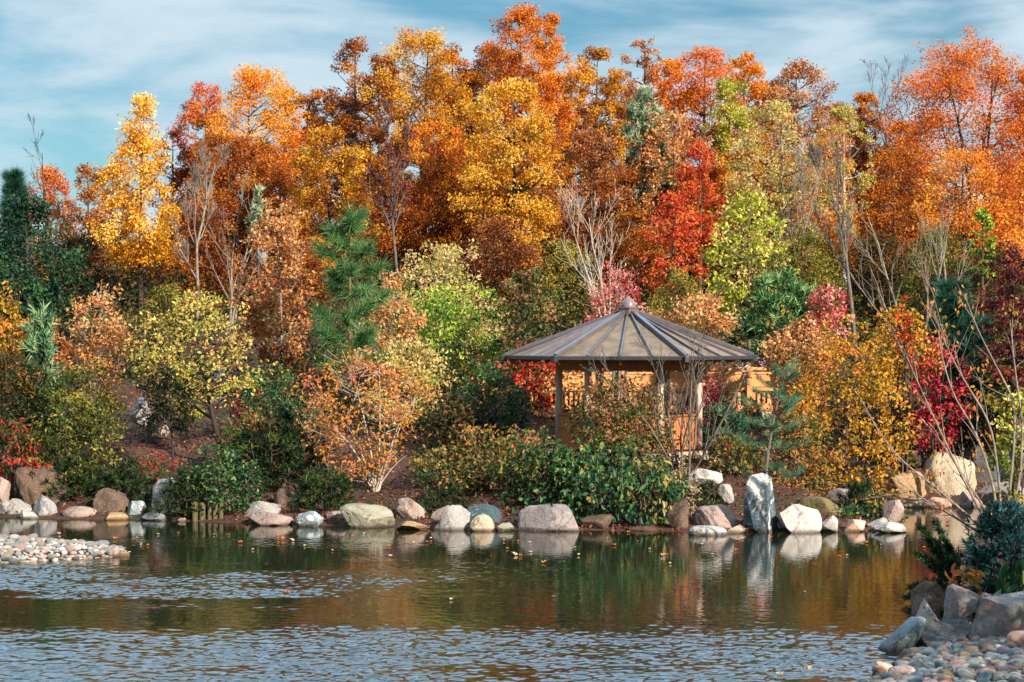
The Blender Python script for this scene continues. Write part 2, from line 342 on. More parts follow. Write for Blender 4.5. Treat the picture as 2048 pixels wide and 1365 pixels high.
def make_tree(name, label, cat, px, top, bot, hw, D, pal, shape='oval', group=None, base_px=None, leaf=4.9, cov=3.1, nc=None, clump=0.27, bark='brown',
              stems=1, tg=(0.5, 0.0), tv=(0.25, 0.24), aspect=0.6, mode='leaf', trunk_px=None, fine=False, depth=0.9, droop=0.3, base_D=None, limb=1.0, sparse=0.25, part='crown', seed=None):
    TREE_NO[0] += 1; rng = np.random.default_rng(seed or TREE_NO[0])
    sc = D / F
    X = (px - 1024) * sc; zt = H - (top - HY) * sc; zb = H - (bot - HY) * sc; R = hw * sc
    bX = ((base_px if base_px is not None else px) - 1024) * sc; bY = base_D or D; g = gz(bX, bY)
    base = np.array([bX, bY, g - 0.05]); zb = max(zb, g + 0.05)
    if zt - zb < 0.5: print('LOW', label, 'top', round(zt, 2), 'ground', round(g, 2)); zb = zt - 0.5
    root = empty(name, base, label, cat, group)
    Hc = zt - zb; cx = np.array([X - bX, D - bY, 0.0])
    area = math.pi * hw * (Hc / sc) / 2.0 * 0.85
    N = int(min(120000, 1.7 * cov * area / (leaf * leaf * 0.42)))
    if nc is None: nc = int(np.clip(area / (leaf * leaf * 9), 26, 150))
    nc = int(nc * 1.75); clump *= 0.74
    # clump centres spread through the crown's volume, pushed towards its skin
    t_ = rng.random(nc * 6); keep = rng.random(nc * 6) < env(shape, t_) ** 0.75 + 0.04; t_ = t_[keep][:nc]; nc = len(t_)
    t_[: max(2, nc // 25)] = rng.uniform(0.93, 0.99, max(2, nc // 25))
    az = rng.random(nc) * 2 * np.pi
    lob = 1 + 0.34 * fbm(np.stack([np.cos(az) * 1.6, np.sin(az) * 1.6, t_ * 3.5], 1), TREE_NO[0], 2)
    rr = np.sqrt(rng.uniform(0.12, 1.0, nc)); rad = env(shape, t_) * R * 1.22 * lob * rr * (1 - clump * 0.5)
    if stems > 1:   # ragged upright shoots above the crown
        k_ = max(4, nc // 9); t_[:k_] = rng.uniform(0.95, 1.13, k_); rad[:k_] = env(shape, np.full(k_, 0.75)) * R * rng.uniform(0.1, 0.95, k_)
    cen = np.stack([np.cos(az) * rad, np.sin(az) * rad * depth, zb - base[2] + t_ * Hc * (1 - clump * 0.12)], 1) + cx
    # boughs
    lines = []; rt = (trunk_px * sc / 2) if trunk_px else max(0.05, 0.017 * (zt - g)) ; nb = min(nc, 9 + nc // 7)
    pts_all = []; rad_all = []
    if stems == 1:
        tp = np.array([0, 0, 0.0]); te = cx + np.array([rng.normal() * R * 0.08, rng.normal() * R * 0.08, zb - base[2] + Hc * 0.92])
        mid = (tp + te) / 2 + np.array([rng.normal(), rng.normal(), 0]) * R * 0.06 + np.array([-cx[0] * 0.15, 0, 0])
        tr = bez(tp, mid, te, 14); rr_ = rt * (1 - np.linspace(0, 1, 14) * 0.88); rr_[0] *= 1.35
        lines.append((tr, rr_)); pts_all.append(tr[3:]); rad_all.append(rr_[3:])
    else:
        k = stems
        for i in range(k):
            a = i / k * 2 * np.pi + rng.normal() * 0.3
            tgt = cen[rng.integers(nc)] if nc else te
            st = np.array([np.cos(a) * rt * 2.2, np.sin(a) * rt * 2.2, 0.0])
            mid = st * 2 + (tgt - st) * np.array([0.32, 0.32, 0.6]); ln = bez(st, mid, tgt, 9); r_ = rt * limb * (1 - np.linspace(0, 1, 9) * 0.8)
            lines.append((ln, r_)); pts_all.append(ln[2:]); rad_all.append(r_[2:])
    order = np.argsort(-rr)
    for q, i in enumerate(order):
        A = np.concatenate(pts_all); RA = np.concatenate(rad_all); c = cen[i]
        dz = c[2] - A[:, 2]; dd = np.linalg.norm(A - c, axis=1) + np.where(dz < 0.25 * np.hypot(A[:, 0] - c[0], A[:, 1] - c[1]), 3.0 * R, 0)
        j = int(np.argmin(dd)); a0 = A[j]; r0 = min(RA[j] * 0.7, rt * 0.45) * limb
        n_ = 6; mid = a0 + (c - a0) * np.array([0.55, 0.55, 0.35]) + rng.normal(size=3) * R * 0.03
        ln = bez(a0, mid, c, n_); r_ = np.maximum(r0 * (1 - np.linspace(0, 1, n_) * 0.8), 0.006)
        lines.append((ln, r_))
        if q < nb: pts_all.append(ln[2:]); rad_all.append(r_[2:])
    V, Fc = tubes(lines, 5); me = mesh_np('trunk', V, Fc, smooth=True); link('trunk' if stems == 1 else 'stems', me, BARK[bark], root)
    # leaves
    rc = R * clump * rng.uniform(0.6, 1.3, nc)
    if stems > 1: rc[:k_] *= 0.6
    wgt = rc ** 2 * np.where(rng.random(nc) < sparse, 0.35, 1.0); wgt /= wgt.sum()
    cl = rng.choice(nc, N, p=wgt)
    ctint = rng.normal(size=nc) * tv[0]
    axis_c = cx + np.array([0, 0, zb - base[2] + Hc * 0.4])
    if mode == 'leaf':
        off = np.clip(rng.normal(size=(N, 3)), -1.75, 1.75) * rc[cl][:, None] * np.array([0.62, 0.62, 0.5]); pos = cen[cl] + off
        outd = unit(unit(off) * 0.6 + unit(pos - axis_c))
        V, Fc, k = leaves(pos, outd, leaf * sc, rng, aspect, droop, fine)
    else:   # needle tufts
        per = 18; nt_ = max(int(N * 5.5) // per, 90); tc_ = rng.choice(nc, nt_, p=wgt)
        toff = rng.normal(size=(nt_, 3)) * rc[tc_][:, None] * np.array([0.62, 0.62, 0.42]); tp_ = cen[tc_] + toff
        td = unit(unit(tp_ - axis_c) * 0.7 + np.array([0, 0, 0.45]) + rng.normal(size=(nt_, 3)) * 0.3)
        ti = np.repeat(np.arange(nt_), per); N = len(ti); cl = tc_[ti]
        dirs = unit(td[ti] * 0.8 + rng.normal(size=(N, 3)) * 0.6); pos = tp_[ti] + td[ti] * rng.uniform(-0.6, 0.5, N)[:, None] * leaf * sc
        V, Fc, k = needles(pos, dirs, leaf * sc * 1.25, rng, 0.085)
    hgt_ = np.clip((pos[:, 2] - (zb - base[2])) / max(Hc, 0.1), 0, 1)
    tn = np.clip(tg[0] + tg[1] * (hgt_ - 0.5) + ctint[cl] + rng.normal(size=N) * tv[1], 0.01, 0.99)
    V = np.where(V[:, 2:3] < 0.03, np.abs(V) * np.array([0, 0, 1]) + V * np.array([1, 1, 0]) + np.array([0, 0, 0.02]), V)
    me = mesh_np('crown', V, Fc, np.repeat(tn, k)); link(part, me, pal, root)
    return root
def make_shrub(label, px, top, bot, hw, D, pal, shape='round', name='shrub', cat='shrub', stems=7, **kw):
    kw.setdefault('clump', 0.34); kw.setdefault('trunk_px', 5)
    return make_tree(name, label, cat, px, top, bot, hw, D, pal, shape, stems=stems, part='foliage', **kw)
def make_pine(label, px, top, bot, hw, D, pal, layers=8, per=5, bark='pine', name='pine_tree', cat='pine tree', tuft=30, droop=0.0, base_px=None, tufts=5, trunk_px=9, crownbase=0.0, group=None, jag=0.25, prof=0.85, tuft_from=0.42, zj=0.15):
    """whorled conifer: each branch carries needle tufts"""
    TREE_NO[0] += 1; rng = np.random.default_rng(TREE_NO[0]); sc = D / F
    bX = ((base_px if base_px is not None else px) - 1024) * sc; g = gz(bX, D); base = np.array([bX, D, g - 0.05])
    root = empty(name, base, label, cat, group)
    zt = H - (top - HY) * sc - base[2]; zb = max(H - (bot - HY) * sc - base[2], 0.1); R = hw * sc; X = (px - 1024) * sc - bX
    tr = bez(np.zeros(3), np.array([X * 0.2, 0, zt * 0.5]), np.array([X, 0, zt]), 14); rt = trunk_px * sc / 2
    lines = [(tr, rt * (1 - np.linspace(0, 1, 14) * 0.85))]; TP = []; TD = []; TL = []
    for li in range(layers):
        t_ = (li + 0.3) / layers; z0 = zb + (zt - zb) * t_ ** 0.95
        for k in range(per):
            z = min(z0 + rng.uniform(-zj, zj) * (zt - zb) / layers, zt * 0.985); ax = np.array([np.interp(z, tr[:, 2], tr[:, 0]), 0, z])
            a = (k + rng.uniform(-0.25, 0.25)) / per * 2 * np.pi + li * 0.8
            ln = R * ((1 - t_) ** prof + 0.10) * rng.uniform(1 - jag, 1.08); up = ln * (0.18 + 0.35 * t_) - droop * ln
            end = ax + np.array([np.cos(a) * ln, np.sin(a) * ln, up]); midp = ax + (end - ax) * np.array([0.5, 0.5, 0.15])
            br = bez(ax, midp, end, 7); lines.append((br, np.maximum(rt * 0.32 * (1 - t_ * 0.6) * (1 - np.linspace(0, 1, 7) * 0.8), 0.008)))
            for s in np.linspace(tuft_from, 1.0, tufts):
                q = br[0] * (1 - s) ** 2 + 2 * midp * s * (1 - s) + br[-1] * s * s
                for sgn in ((-1, 1) if s < 0.95 else (0,)):
                    lat = np.array([-np.sin(a), np.cos(a), 0]) * sgn * ln * 0.22 * (1.1 - s * 0.5) * rng.uniform(0.6, 1.2)
                    TP.append(q + lat + rng.normal(size=3) * 0.05 + np.array([0, 0, 0.03])); TD.append(unit(np.array([np.cos(a), np.sin(a), 0.5]) + lat * 0.6 / max(ln, .1)))
                    TL.append(tuft * sc * rng.uniform(0.75, 1.2))
    TP.append(np.array([X, 0, zt])); TD.append(np.array([0, 0, 1.0])); TL.append(tuft * sc)
    V, Fc = tubes(lines, 6); link('trunk', mesh_np('trunk', V, Fc, smooth=True), BARK[bark], root)
    TP = np.array(TP); TD = np.array(TD); TL = np.array(TL); per_t = 84; ti = np.repeat(np.arange(len(TP)), per_t); n = len(ti)
    dirs = unit(TD[ti] * 0.55 + rng.normal(size=(n, 3)) * 0.62 + np.array([0, 0, 0.12])); pos = TP[ti] + TD[ti] * (rng.uniform(-0.6, 0.35, n) * TL[ti])[:, None]
    side = unit(np.cross(dirs, rng.normal(size=(n, 3)))); l = (TL[ti] * rng.uniform(0.55, 0.85, n))[:, None]; w = l * 0.021
    V = np.stack([pos - side * w, pos + side * w, pos + dirs * l], 1).reshape(-1, 3)
    ct = rng.normal(size=len(TP)) * 0.16; tn = np.clip(0.5 + ct[ti] + rng.normal(size=n) * 0.18, 0.01, 0.99)
    link('crown', mesh_np('needles', V, [np.arange(n * 3).reshape(n, 3)], tn), pal, root)
    return root
def grow(p, d, Ln, r, lv, rng, big, small, up=0.12, kids=(4, 7), spread=0.75):
    n = 6; pts = [p]; dd = d.copy()
    for i in range(n):
        dd = unit(dd + rng.normal(size=3) * 0.10 + np.array([0, 0, up])); pts.append(pts[-1] + dd * Ln / n)
    pts = np.array(pts); rad = np.maximum(r * (1 - np.linspace(0, 1, n + 1) * 0.75), 0.007); (big if lv < 2 else small).append((pts, rad))
    if lv >= 3: return
    for k in range(rng.integers(*kids)):
        s = rng.uniform(0.25, 0.98); i = min(int(s * n), n - 1); q = pts[i] + (pts[i + 1] - pts[i]) * (s * n - i)
        sd_ = unit(rng.normal(size=3)); nd_ = unit(unit(pts[i + 1] - pts[i]) + sd_ * spread)
        grow(q, nd_, Ln * (1 - s * 0.5) * rng.uniform(0.38, 0.62), rad[i] * 0.55, lv + 1, rng, big, small, up, kids, spread)
def make_bare(label, px, top, base_py, D, r_px=8, bark='pale', kids=(5, 9), spread=0.7, lean=0.0, name='bare_tree', cat='bare tree', group=None, stems=1, hw=None, pal=None, nleaf=0, leaf=9, seed=None, up=0.12):
    TREE_NO[0] += 1; rng = np.random.default_rng(seed or TREE_NO[0]); sc = D / F; bX = (px - 1024) * sc; g = gz(bX, D)
    base = np.array([bX, D, g - 0.05]); root = empty(name, base, label, cat, group); zt = H - (top - HY) * sc - base[2]
    big, small = [], []
    if stems == 1: grow(np.zeros(3), unit(np.array([lean, 0, 1.0])), zt * 0.98, r_px * sc / 2, 0, rng, big, small, up, kids, spread)
    else:
        for i in range(stems):
            a = i / stems * 2 * np.pi + rng.normal() * 0.2; sp = (hw * sc / max(zt, .1)) * rng.uniform(0.35, 1.0)
            grow(np.array([np.cos(a), np.sin(a), 0]) * r_px * sc * 0.5, unit(np.array([np.cos(a) * sp + lean, np.sin(a) * sp * 0.8, 1.0])), zt * rng.uniform(0.75, 1.0), r_px * sc / 2, 1, rng, big, small, up * 0.5, kids, spread)
    V, Fc = tubes(big, 6); link('trunk' if stems == 1 else 'stems', mesh_np('trunk', V, Fc, smooth=True), BARK[bark], root)
    V, Fc = tubes(small, 4); link('twigs', mesh_np('twigs', V, Fc, smooth=True), BARK[bark], root)
    if nleaf and pal:
        A = np.concatenate([p_[2:] for p_, r_ in small]); pos = A[rng.integers(len(A), size=nleaf)] + rng.normal(size=(nleaf, 3)) * 0.08
        V, Fc, k = leaves(pos, rng.normal(size=(nleaf, 3)), leaf * sc, rng, 0.55, 0.8); link('foliage', mesh_np('foliage', V, Fc, np.clip(0.5 + rng.normal(size=nleaf) * 0.25, 0, 1)), pal, root)
    return root

PAL = {
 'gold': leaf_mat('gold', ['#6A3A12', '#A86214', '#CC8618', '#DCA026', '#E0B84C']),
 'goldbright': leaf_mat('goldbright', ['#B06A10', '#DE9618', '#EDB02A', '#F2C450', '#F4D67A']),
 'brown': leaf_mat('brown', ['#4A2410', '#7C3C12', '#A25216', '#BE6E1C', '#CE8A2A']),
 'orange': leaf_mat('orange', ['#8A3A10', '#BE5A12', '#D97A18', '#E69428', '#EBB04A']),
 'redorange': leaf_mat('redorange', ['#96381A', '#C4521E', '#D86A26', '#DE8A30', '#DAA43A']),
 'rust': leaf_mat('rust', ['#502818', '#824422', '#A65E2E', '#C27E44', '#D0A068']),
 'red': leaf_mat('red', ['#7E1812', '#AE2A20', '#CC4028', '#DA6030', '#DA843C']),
 'crimson': leaf_mat('crimson', ['#6A1024', '#AA1A36', '#CC2C48', '#DA5058', '#C06A54']),
 'pink': leaf_mat('pink', ['#8A2A28', '#C24A4A', '#DA7A74', '#E8A89A', '#E2B890']),
 'mapleorange': leaf_mat('mapleorange', ['#9A4A12', '#CE7018', '#DE8A22', '#E07A2C', '#D8622C']),
 'yellowgreen': leaf_mat('yellowgreen', ['#56661A', '#8C962A', '#B8B838', '#D2C656', '#DCCC82']),
 'olive': leaf_mat('olive', ['#2C3A14', '#4C581C', '#74742A', '#9A8A34', '#B89A4A']),
 'palethicket': leaf_mat('palethicket', ['#72782C', '#AAA24C', '#CCB868', '#DCC684', '#DEB07A'], 0.45),
 'greenmaple': leaf_mat('greenmaple', ['#1E4012', '#3C6A18', '#6A9226', '#9AB03A', '#C6C65A']),
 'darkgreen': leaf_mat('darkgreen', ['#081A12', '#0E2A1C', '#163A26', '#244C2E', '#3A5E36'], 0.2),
 'spruce': leaf_mat('spruce', ['#0A201A', '#123228', '#1E4838', '#2C5C48', '#48745C'], 0.15),
 'bluespruce': leaf_mat('bluespruce', ['#06201E', '#0C3030', '#164444', '#285A58', '#48787A'], 0.15),
 'pine': leaf_mat('pine', ['#1C3A22', '#30562F', '#4E7A42', '#769A5A', '#A0B87A'], 0.25),
 'whitepine': leaf_mat('whitepine', ['#2C4A34', '#4C6E50', '#7C9472', '#A8B492', '#C4C4A0'], 0.2),
 'weeping': leaf_mat('weeping', ['#1C4230', '#2E5A42', '#4A7454', '#6E906A', '#90A46C'], 0.2),
 'juniper': leaf_mat('juniper', ['#08140A', '#10200E', '#1A3016', '#2C4420', '#4C5A28'], 0.15),
 'greenshrub': leaf_mat('greenshrub', ['#14341E', '#26502C', '#3C6638', '#6A8044', '#A8924E'], 0.35, 0.35),
 'greenred': leaf_mat('greenred', ['#243C1A', '#465A26', '#76763A', '#A87A50', '#BC6E58']),
 'greenorange': leaf_mat('greenorange', ['#1C3E1E', '#38582A', '#6A7034', '#A08440', '#BA7040']),
 'yelloworange': leaf_mat('yelloworange', ['#5E5A1C', '#A07A1E', '#CC9628', '#D6A43A', '#D07C38']),
 'serviceberry': leaf_mat('serviceberry', ['#6E5A1E', '#A87E2C', '#CC8C3C', '#D28044', '#BE6040']),
 'dogwood': leaf_mat('dogwood', ['#7A7E30', '#AEA444', '#CCBC66', '#D8B85C', '#C07050']),
 'peach': leaf_mat('peach', ['#7A5A24', '#B8783A', '#CE8C50', '#DCA676', '#D2BC84']),
 'tan': leaf_mat('tan', ['#5E4A34', '#8E7454', '#B49A78', '#D0BC9A', '#DACAA8']),
 'maroon': leaf_mat('maroon', ['#2A0E14', '#4A1820', '#6A2426', '#8A3A30', '#A0583E']),
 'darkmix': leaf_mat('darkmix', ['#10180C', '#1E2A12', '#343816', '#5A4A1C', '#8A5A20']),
 'redgreen': leaf_mat('redgreen', ['#2C4A1E', '#5A5E28', '#A03A28', '#C02A28', '#D24A34']),
}
# ------------------------------------------------------------------ gazebo, bridge
class MB:
    def __init__(s): s.b = bmesh.new()
    def box(s, c, size, rz=0, ry=0):
        M = Matrix.Translation(c) @ Matrix.Rotation(rz, 4, 'Z') @ Matrix.Rotation(ry, 4, 'Y') @ Matrix.Diagonal((*size, 1))
        bmesh.ops.create_cube(s.b, size=1, matrix=M); return s
    def beam(s, a, b, w, h, up=(0, 0, 1)):
        a, b = Vector(a), Vector(b); d = (b - a); l = d.length; x = d.normalized(); y = Vector(up).cross(x).normalized(); z = x.cross(y)
        M = Matrix.Translation((a + b) / 2) @ Matrix((x, y, z)).transposed().to_4x4() @ Matrix.Diagonal((l, w, h, 1))
        bmesh.ops.create_cube(s.b, size=1, matrix=M); return s
    def cyl(s, c, r, h, n=16, r2=None):
        bmesh.ops.create_cone(s.b, cap_ends=True, segments=n, radius1=r, radius2=r if r2 is None else r2, depth=h, matrix=Matrix.Translation(c)); return s
    def poly(s, pts):
        s.b.faces.new([s.b.verts.new(p) for p in pts]); return s
    def slab(s, pts, t):
        lo = [s.b.verts.new((p[0], p[1], p[2] - t)) for p in pts]; hi = [s.b.verts.new(p) for p in pts]; n = len(pts)
        s.b.faces.new(hi); s.b.faces.new(lo[::-1])
        for i in range(n): s.b.faces.new((lo[i], lo[(i + 1) % n], hi[(i + 1) % n], hi[i]))
        return s
    def build(s, name, mat, parent=None, bevel=0, smooth=False):
        bmesh.ops.recalc_face_normals(s.b, faces=s.b.faces); me = bpy.data.meshes.new(name); s.b.to_mesh(me); s.b.free()
        if smooth: me.polygons.foreach_set('use_smooth', [True] * len(me.polygons))
        o = link(name, me, mat, parent)
        if bevel:
            md = o.modifiers.new('bevel', 'BEVEL'); md.width = bevel; md.segments = 2; md.limit_method = 'ANGLE'
        return o
CEDAR = wood_mat('cedar', '#9A5A2E', '#C47E48', sc=(9, 9, 0.5)); CEDARD = wood_mat('cedar beam', '#84481F', '#A86632'); GREYWOOD = wood_mat('weathered post', '#A08270', '#CDB29E')
PINEWOOD = wood_mat('bridge timber', '#BE763A', '#DE9E62', sc=(0.6, 3, 3))
ROOFM = flat_mat('roof metal', '#584A3A', '#806E58', 0.68, 2.6); SEAM = flat_mat('roof seam', '#4A454C', '#5E5860', 0.4, 3); STONE = flat_mat('paving stone', '#9A9088', '#C2B8AC', 0.85, 4)
GD = 57.0; gs = GD / F
gx0 = (1257 - 1024) * gs; gzf = H - (902 - HY) * gs - 0.0
gaz = empty('gazebo', (gx0, GD, gzf), 'six sided open timber gazebo under a ribbed grey brown metal roof with domed cap', 'gazebo')
zE = H - (714 - HY) * gs - gzf; zA = H - (628 - HY) * gs - gzf; RE = 247 * gs; RP = 140 * gs
def hexpt(r, deg, z): a = math.radians(deg); return Vector((r * math.sin(a), -r * math.cos(a), z))
HX = [-37.5 + 60 * i for i in range(6)]
roof = MB(); 
for i in range(6): roof.slab([hexpt(RE, HX[i], zE), hexpt(RE, HX[i] + 60, zE), hexpt(0.22, HX[i] + 60, zA), hexpt(0.22, HX[i], zA)], 0.05)
roof = roof.build('roof', ROOFM, gaz)
for i in range(6):
    a, b = hexpt(RE + 0.02, HX[i], zE + 0.02), hexpt(RE + 0.02, HX[i] + 60, zE + 0.02); ta, tb = hexpt(0.25, HX[i], zA + 0.02), hexpt(0.25, HX[i] + 60, zA + 0.02)
    MB().beam(a + Vector((0, 0, .03)), ta + Vector((0, 0, .03)), 0.12, 0.11).build('hip_ridge', SEAM, roof, 0.015)
    for k in (0.25, 0.5, 0.75): MB().beam(a.lerp(b, k), ta.lerp(tb, k), 0.045, 0.09).build('seam', SEAM, roof)
    MB().beam(a + Vector((0, 0, -.035)), b + Vector((0, 0, -.035)), 0.06, 0.11).build('gutter_edge', flat_mat('dark edge', '#26262C', '#34343A', 0.5), roof, 0.01)
    c = hexpt(RE + 0.05, HX[i], zE - 0.04); MB().box(c, (0.17, 0.17, 0.2), math.radians(HX[i])).build('corner_cap', flat_mat('dark edge', '#26262C'), roof, 0.03)
MB().cyl((0, 0, zA + 0.06), 0.33, 0.20, 6).build('cap_base', flat_mat('cap brown', '#54423E', '#6A5650', 0.5), roof, 0.02)
MB().cyl((0, 0, zA + 0.165), 0.36, 0.035, 6).build('cap_rim', flat_mat('cap brown', '#54423E'), roof)
d = MB(); bmesh.ops.create_uvsphere(d.b, u_segments=24, v_segments=12, radius=0.215, matrix=Matrix.Translation((0, 0, zA + 0.2)) @ Matrix.Diagonal((1, 1, 1.2, 1))); d.build('cap_dome', flat_mat('cap dome', '#6A5660', '#7E6A70', 0.4), roof, smooth=True)
zB = zE - 0.36
for i in range(6):
    p = hexpt(RP, HX[i], 0); q = hexpt(RP, HX[i] + 60, 0)
    po = MB().cyl((p.x, p.y, (zE + 0.1) / 2), 0.105, zE + 0.1, 14).build('post', GREYWOOD, gaz, smooth=True)
    po.data.polygons.foreach_set('use_smooth', [len(f.vertices) == 4 for f in po.data.polygons])
    MB().cyl((p.x, p.y, -0.05), 0.17, 0.16, 14, 0.13).build('footing', STONE, po)
    MB().beam((p.x, p.y, zB + 0.15), (q.x, q.y, zB + 0.15), 0.11, 0.34).build('eave_beam', CEDARD, gaz, 0.01)
    for k in (0.0, 0.25, 0.5, 0.75):
        r0 = hexpt(RE - 0.1, HX[i], zE - 0.13).lerp(hexpt(RE - 0.1, HX[i] + 60, zE - 0.13), k); MB().beam(r0, (r0.x * 0.1, r0.y * 0.1, zA - 0.22), 0.06, 0.13).build('rafter', CEDARD, gaz)
    if i != 3:
        dv = (q - p).normalized(); a, b = p + dv * 0.11, q - dv * 0.11
        pn_ = MB(); n_ = 13
        for k in range(n_):
            c0 = a.lerp(b, (k + 0.09) / n_); c1 = a.lerp(b, (k + 0.91) / n_); pn_.beam((c0.x, c0.y, 0.55), (c1.x, c1.y, 0.55), 0.028, 0.93)
        pn_.build('railing_panel', CEDAR, gaz)
        MB().beam((a.x, a.y, 1.045), (b.x, b.y, 1.045), 0.13, 0.055).build('railing_cap', CEDARD, gaz, 0.01)
        ins = 0.86; MB().slab([(a.x * ins, a.y * ins, 0.45), (b.x * ins, b.y * ins, 0.45), (b.x * 0.7, b.y * 0.7, 0.45), (a.x * 0.7, a.y * 0.7, 0.45)], 0.05).build('bench_seat', CEDAR, gaz)
MB().slab([hexpt(RP + 0.25, h, 0.02) for h in HX], 0.12).build('floor', GREYWOOD, gaz)
MB().slab([hexpt(RP + 0.5, h, -0.11) for h in HX], 0.55).build('plinth', STONE, gaz)
# low timber footbridge behind
BD = 66.5; bs = BD / F
bx0, bx1 = (925 - 1024) * bs, (1562 - 1024) * bs; bz = lambda py: H - (py - HY) * bs
br = empty('footbridge', ((bx0 + bx1) / 2, BD, gz((bx0 + bx1) / 2, BD)), 'light orange timber footbridge with plank sides and railings behind the gazebo', 'footbridge')
o0 = br.location
def bb(x0, x1, y0, y1, dy=0.0, th=0.1): return ((x0 + x1) / 2 - o0.x, dy, (bz(y0) + bz(y1)) / 2 - o0.z), (abs(x1 - x0), th, abs(bz(y0) - bz(y1)))
c, s_ = bb(bx0, bx1, 735, 741, 0, 0.16); MB().box(c, s_).build('top_rail', PINEWOOD, br, 0.012)
c, s_ = bb(bx0, bx1, 744.5, 749, 0.03, 0.09); MB().box(c, s_).build('middle_rail', PINEWOOD, br, 0.01)
c, s_ = bb(bx0, bx1, 750, 774, 0.05, 0.08); MB().box(c, s_).build('plank_side', PINEWOOD, br, 0.01)
c, s_ = bb(bx0, bx1, 775.5, 782, -0.03, 0.14); MB().box(c, s_).build('lower_rail', PINEWOOD, br, 0.01)
c, s_ = bb(bx0, bx1, 812, 824, -0.02, 0.14); MB().box(c, s_).build('girder', PINEWOOD, br, 0.01)
k = 0; x = bx0 + 0.12
while x < bx1:
    c, s_ = bb(x, x + 0.09, 782.5, 811.5, 0.02, 0.05); MB().box(c, s_).build('baluster', PINEWOOD, br); x += 0.165
for px in (935, 1090, 1247, 1400, 1498, 1556):
    x = (px - 1024) * bs; c, s_ = bb(x - 0.09, x + 0.09, 733, 840, -0.13, 0.17); MB().box(c, s_).build('post', PINEWOOD, br, 0.012)
MB().box((0, 0.95, bz(786) - o0.z), (bx1 - bx0, 1.7, 0.1)).build('deck', GREYWOOD, br)
for px in (960, 1160, 1380, 1540):
    x = (px - 1024) * bs - o0.x; g_ = gz(x + o0.x, BD + 0.9) - o0.z; MB().box((x, 0.95, (bz(790) - o0.z + g_) / 2 - 0.1), (0.3, 0.3, bz(790) - o0.z - g_ + 0.3)).build('pier', GREYWOOD, br)

# ------------------------------------------------------------------ people seen through the leaves
def skin_mesh(name, verts, edges, radii, mat, parent, sub=2, root_i=0):
    me = bpy.data.meshes.new(name); me.from_pydata([tuple(v) for v in verts], edges, []); o = link(name, me, mat, parent)
    md = o.modifiers.new('skin', 'SKIN'); md.use_smooth_shade = True
    for i, r in enumerate(radii):
        sv = me.skin_vertices[0].data[i]; sv.radius = (r, r) if not isinstance(r, tuple) else r; sv.use_root = (i == root_i)
    s2 = o.modifiers.new('sub', 'SUBSURF'); s2.levels = sub; s2.render_levels = sub
    return o
SKINM = flat_mat('skin', '#C08A6C', '#CC987A', 0.6)
def person(loc, rz, label, shirt, pants, hairc, longhair=True, backpack=None):
    r = empty('person', loc, label, 'person', None); r.rotation_euler = (0, 0, rz)
    V = [(0, 0, .92), (0, 0, 1.08), (0, 0.01, 1.25), (0, 0.01, 1.42), (0, 0, 1.5), (0, -0.01, 1.58), (0, -0.02, 1.70),          # 0-6 spine, head
         (.17, 0.01, 1.41), (.22, 0.0, 1.13), (.20, -.14, .92), (.19, -.20, .86), (-.17, 0.01, 1.41), (-.22, 0.0, 1.13), (-.20, -.14, .92), (-.19, -.20, .86),
         (.09, 0, .86), (.10, -.02, .47), (.10, 0.02, .09), (.10, -.14, .04), (-.09, 0, .86), (-.10, .03, .47), (-.10, 0.06, .09), (-.10, -.10, .04)]
    E = [(0, 1), (1, 2), (2, 3), (3, 4), (4, 5), (5, 6), (3, 7), (7, 8), (8, 9), (9, 10), (3, 11), (11, 12), (12, 13), (13, 14), (0, 15), (15, 16), (16, 17), (17, 18), (0, 19), (19, 20), (20, 21), (21, 22)]
    R_ = [.13, .115, .13, .10, .052, .085, .078, .055, .043, .034, .03, .055, .043, .034, .03, .088, .06, .042, .035, .088, .06, .042, .035]
    body = skin_mesh('body', V, E, R_, SKINM, r)
    i_ = [0, 1, 2, 3, 7, 8, 9, 11, 12, 13]; mp_ = {a: b for b, a in enumerate(i_)}
    sh = skin_mesh('shirt', [V[a] for a in i_], [(mp_[a], mp_[b]) for a, b in E if a in mp_ and b in mp_], [(R_[a] + .018) for a in i_], shirt, r)
    i_ = [0, 15, 16, 17, 19, 20, 21]; mp_ = {a: b for b, a in enumerate(i_)}
    skin_mesh('trousers', [V[a] for a in i_], [(mp_[a], mp_[b]) for a, b in E if a in mp_ and b in mp_], [(R_[a] + .014) for a in i_], pants, r)
    hv = [(0, .0, 1.76), (0, .05, 1.70), (0, .075, 1.6)] + ([(0, .09, 1.48), (0, .10, 1.38)] if longhair else [])
    skin_mesh('hair', hv, [(a, a + 1) for a in range(len(hv) - 1)], [.075, .085, .07] + ([.055, .03] if longhair else []), hairc, r)
    nz = MB(); nz.box((0, -.105, 1.63), (.022, .03, .035)); nz.box((.032, -.098, 1.66), (.018, .008, .01)); nz.box((-.032, -.098, 1.66), (.018, .008, .01)); nz.box((0, -.098, 1.59), (.04, .008, .008)); nz.build('face', flat_mat('face shade', '#6A4034'), r)
    if backpack:
        b = MB(); b.box((0, .2, 1.24), (.3, .16, .44)); b.build('backpack', backpack, r, 0.05)
    return r
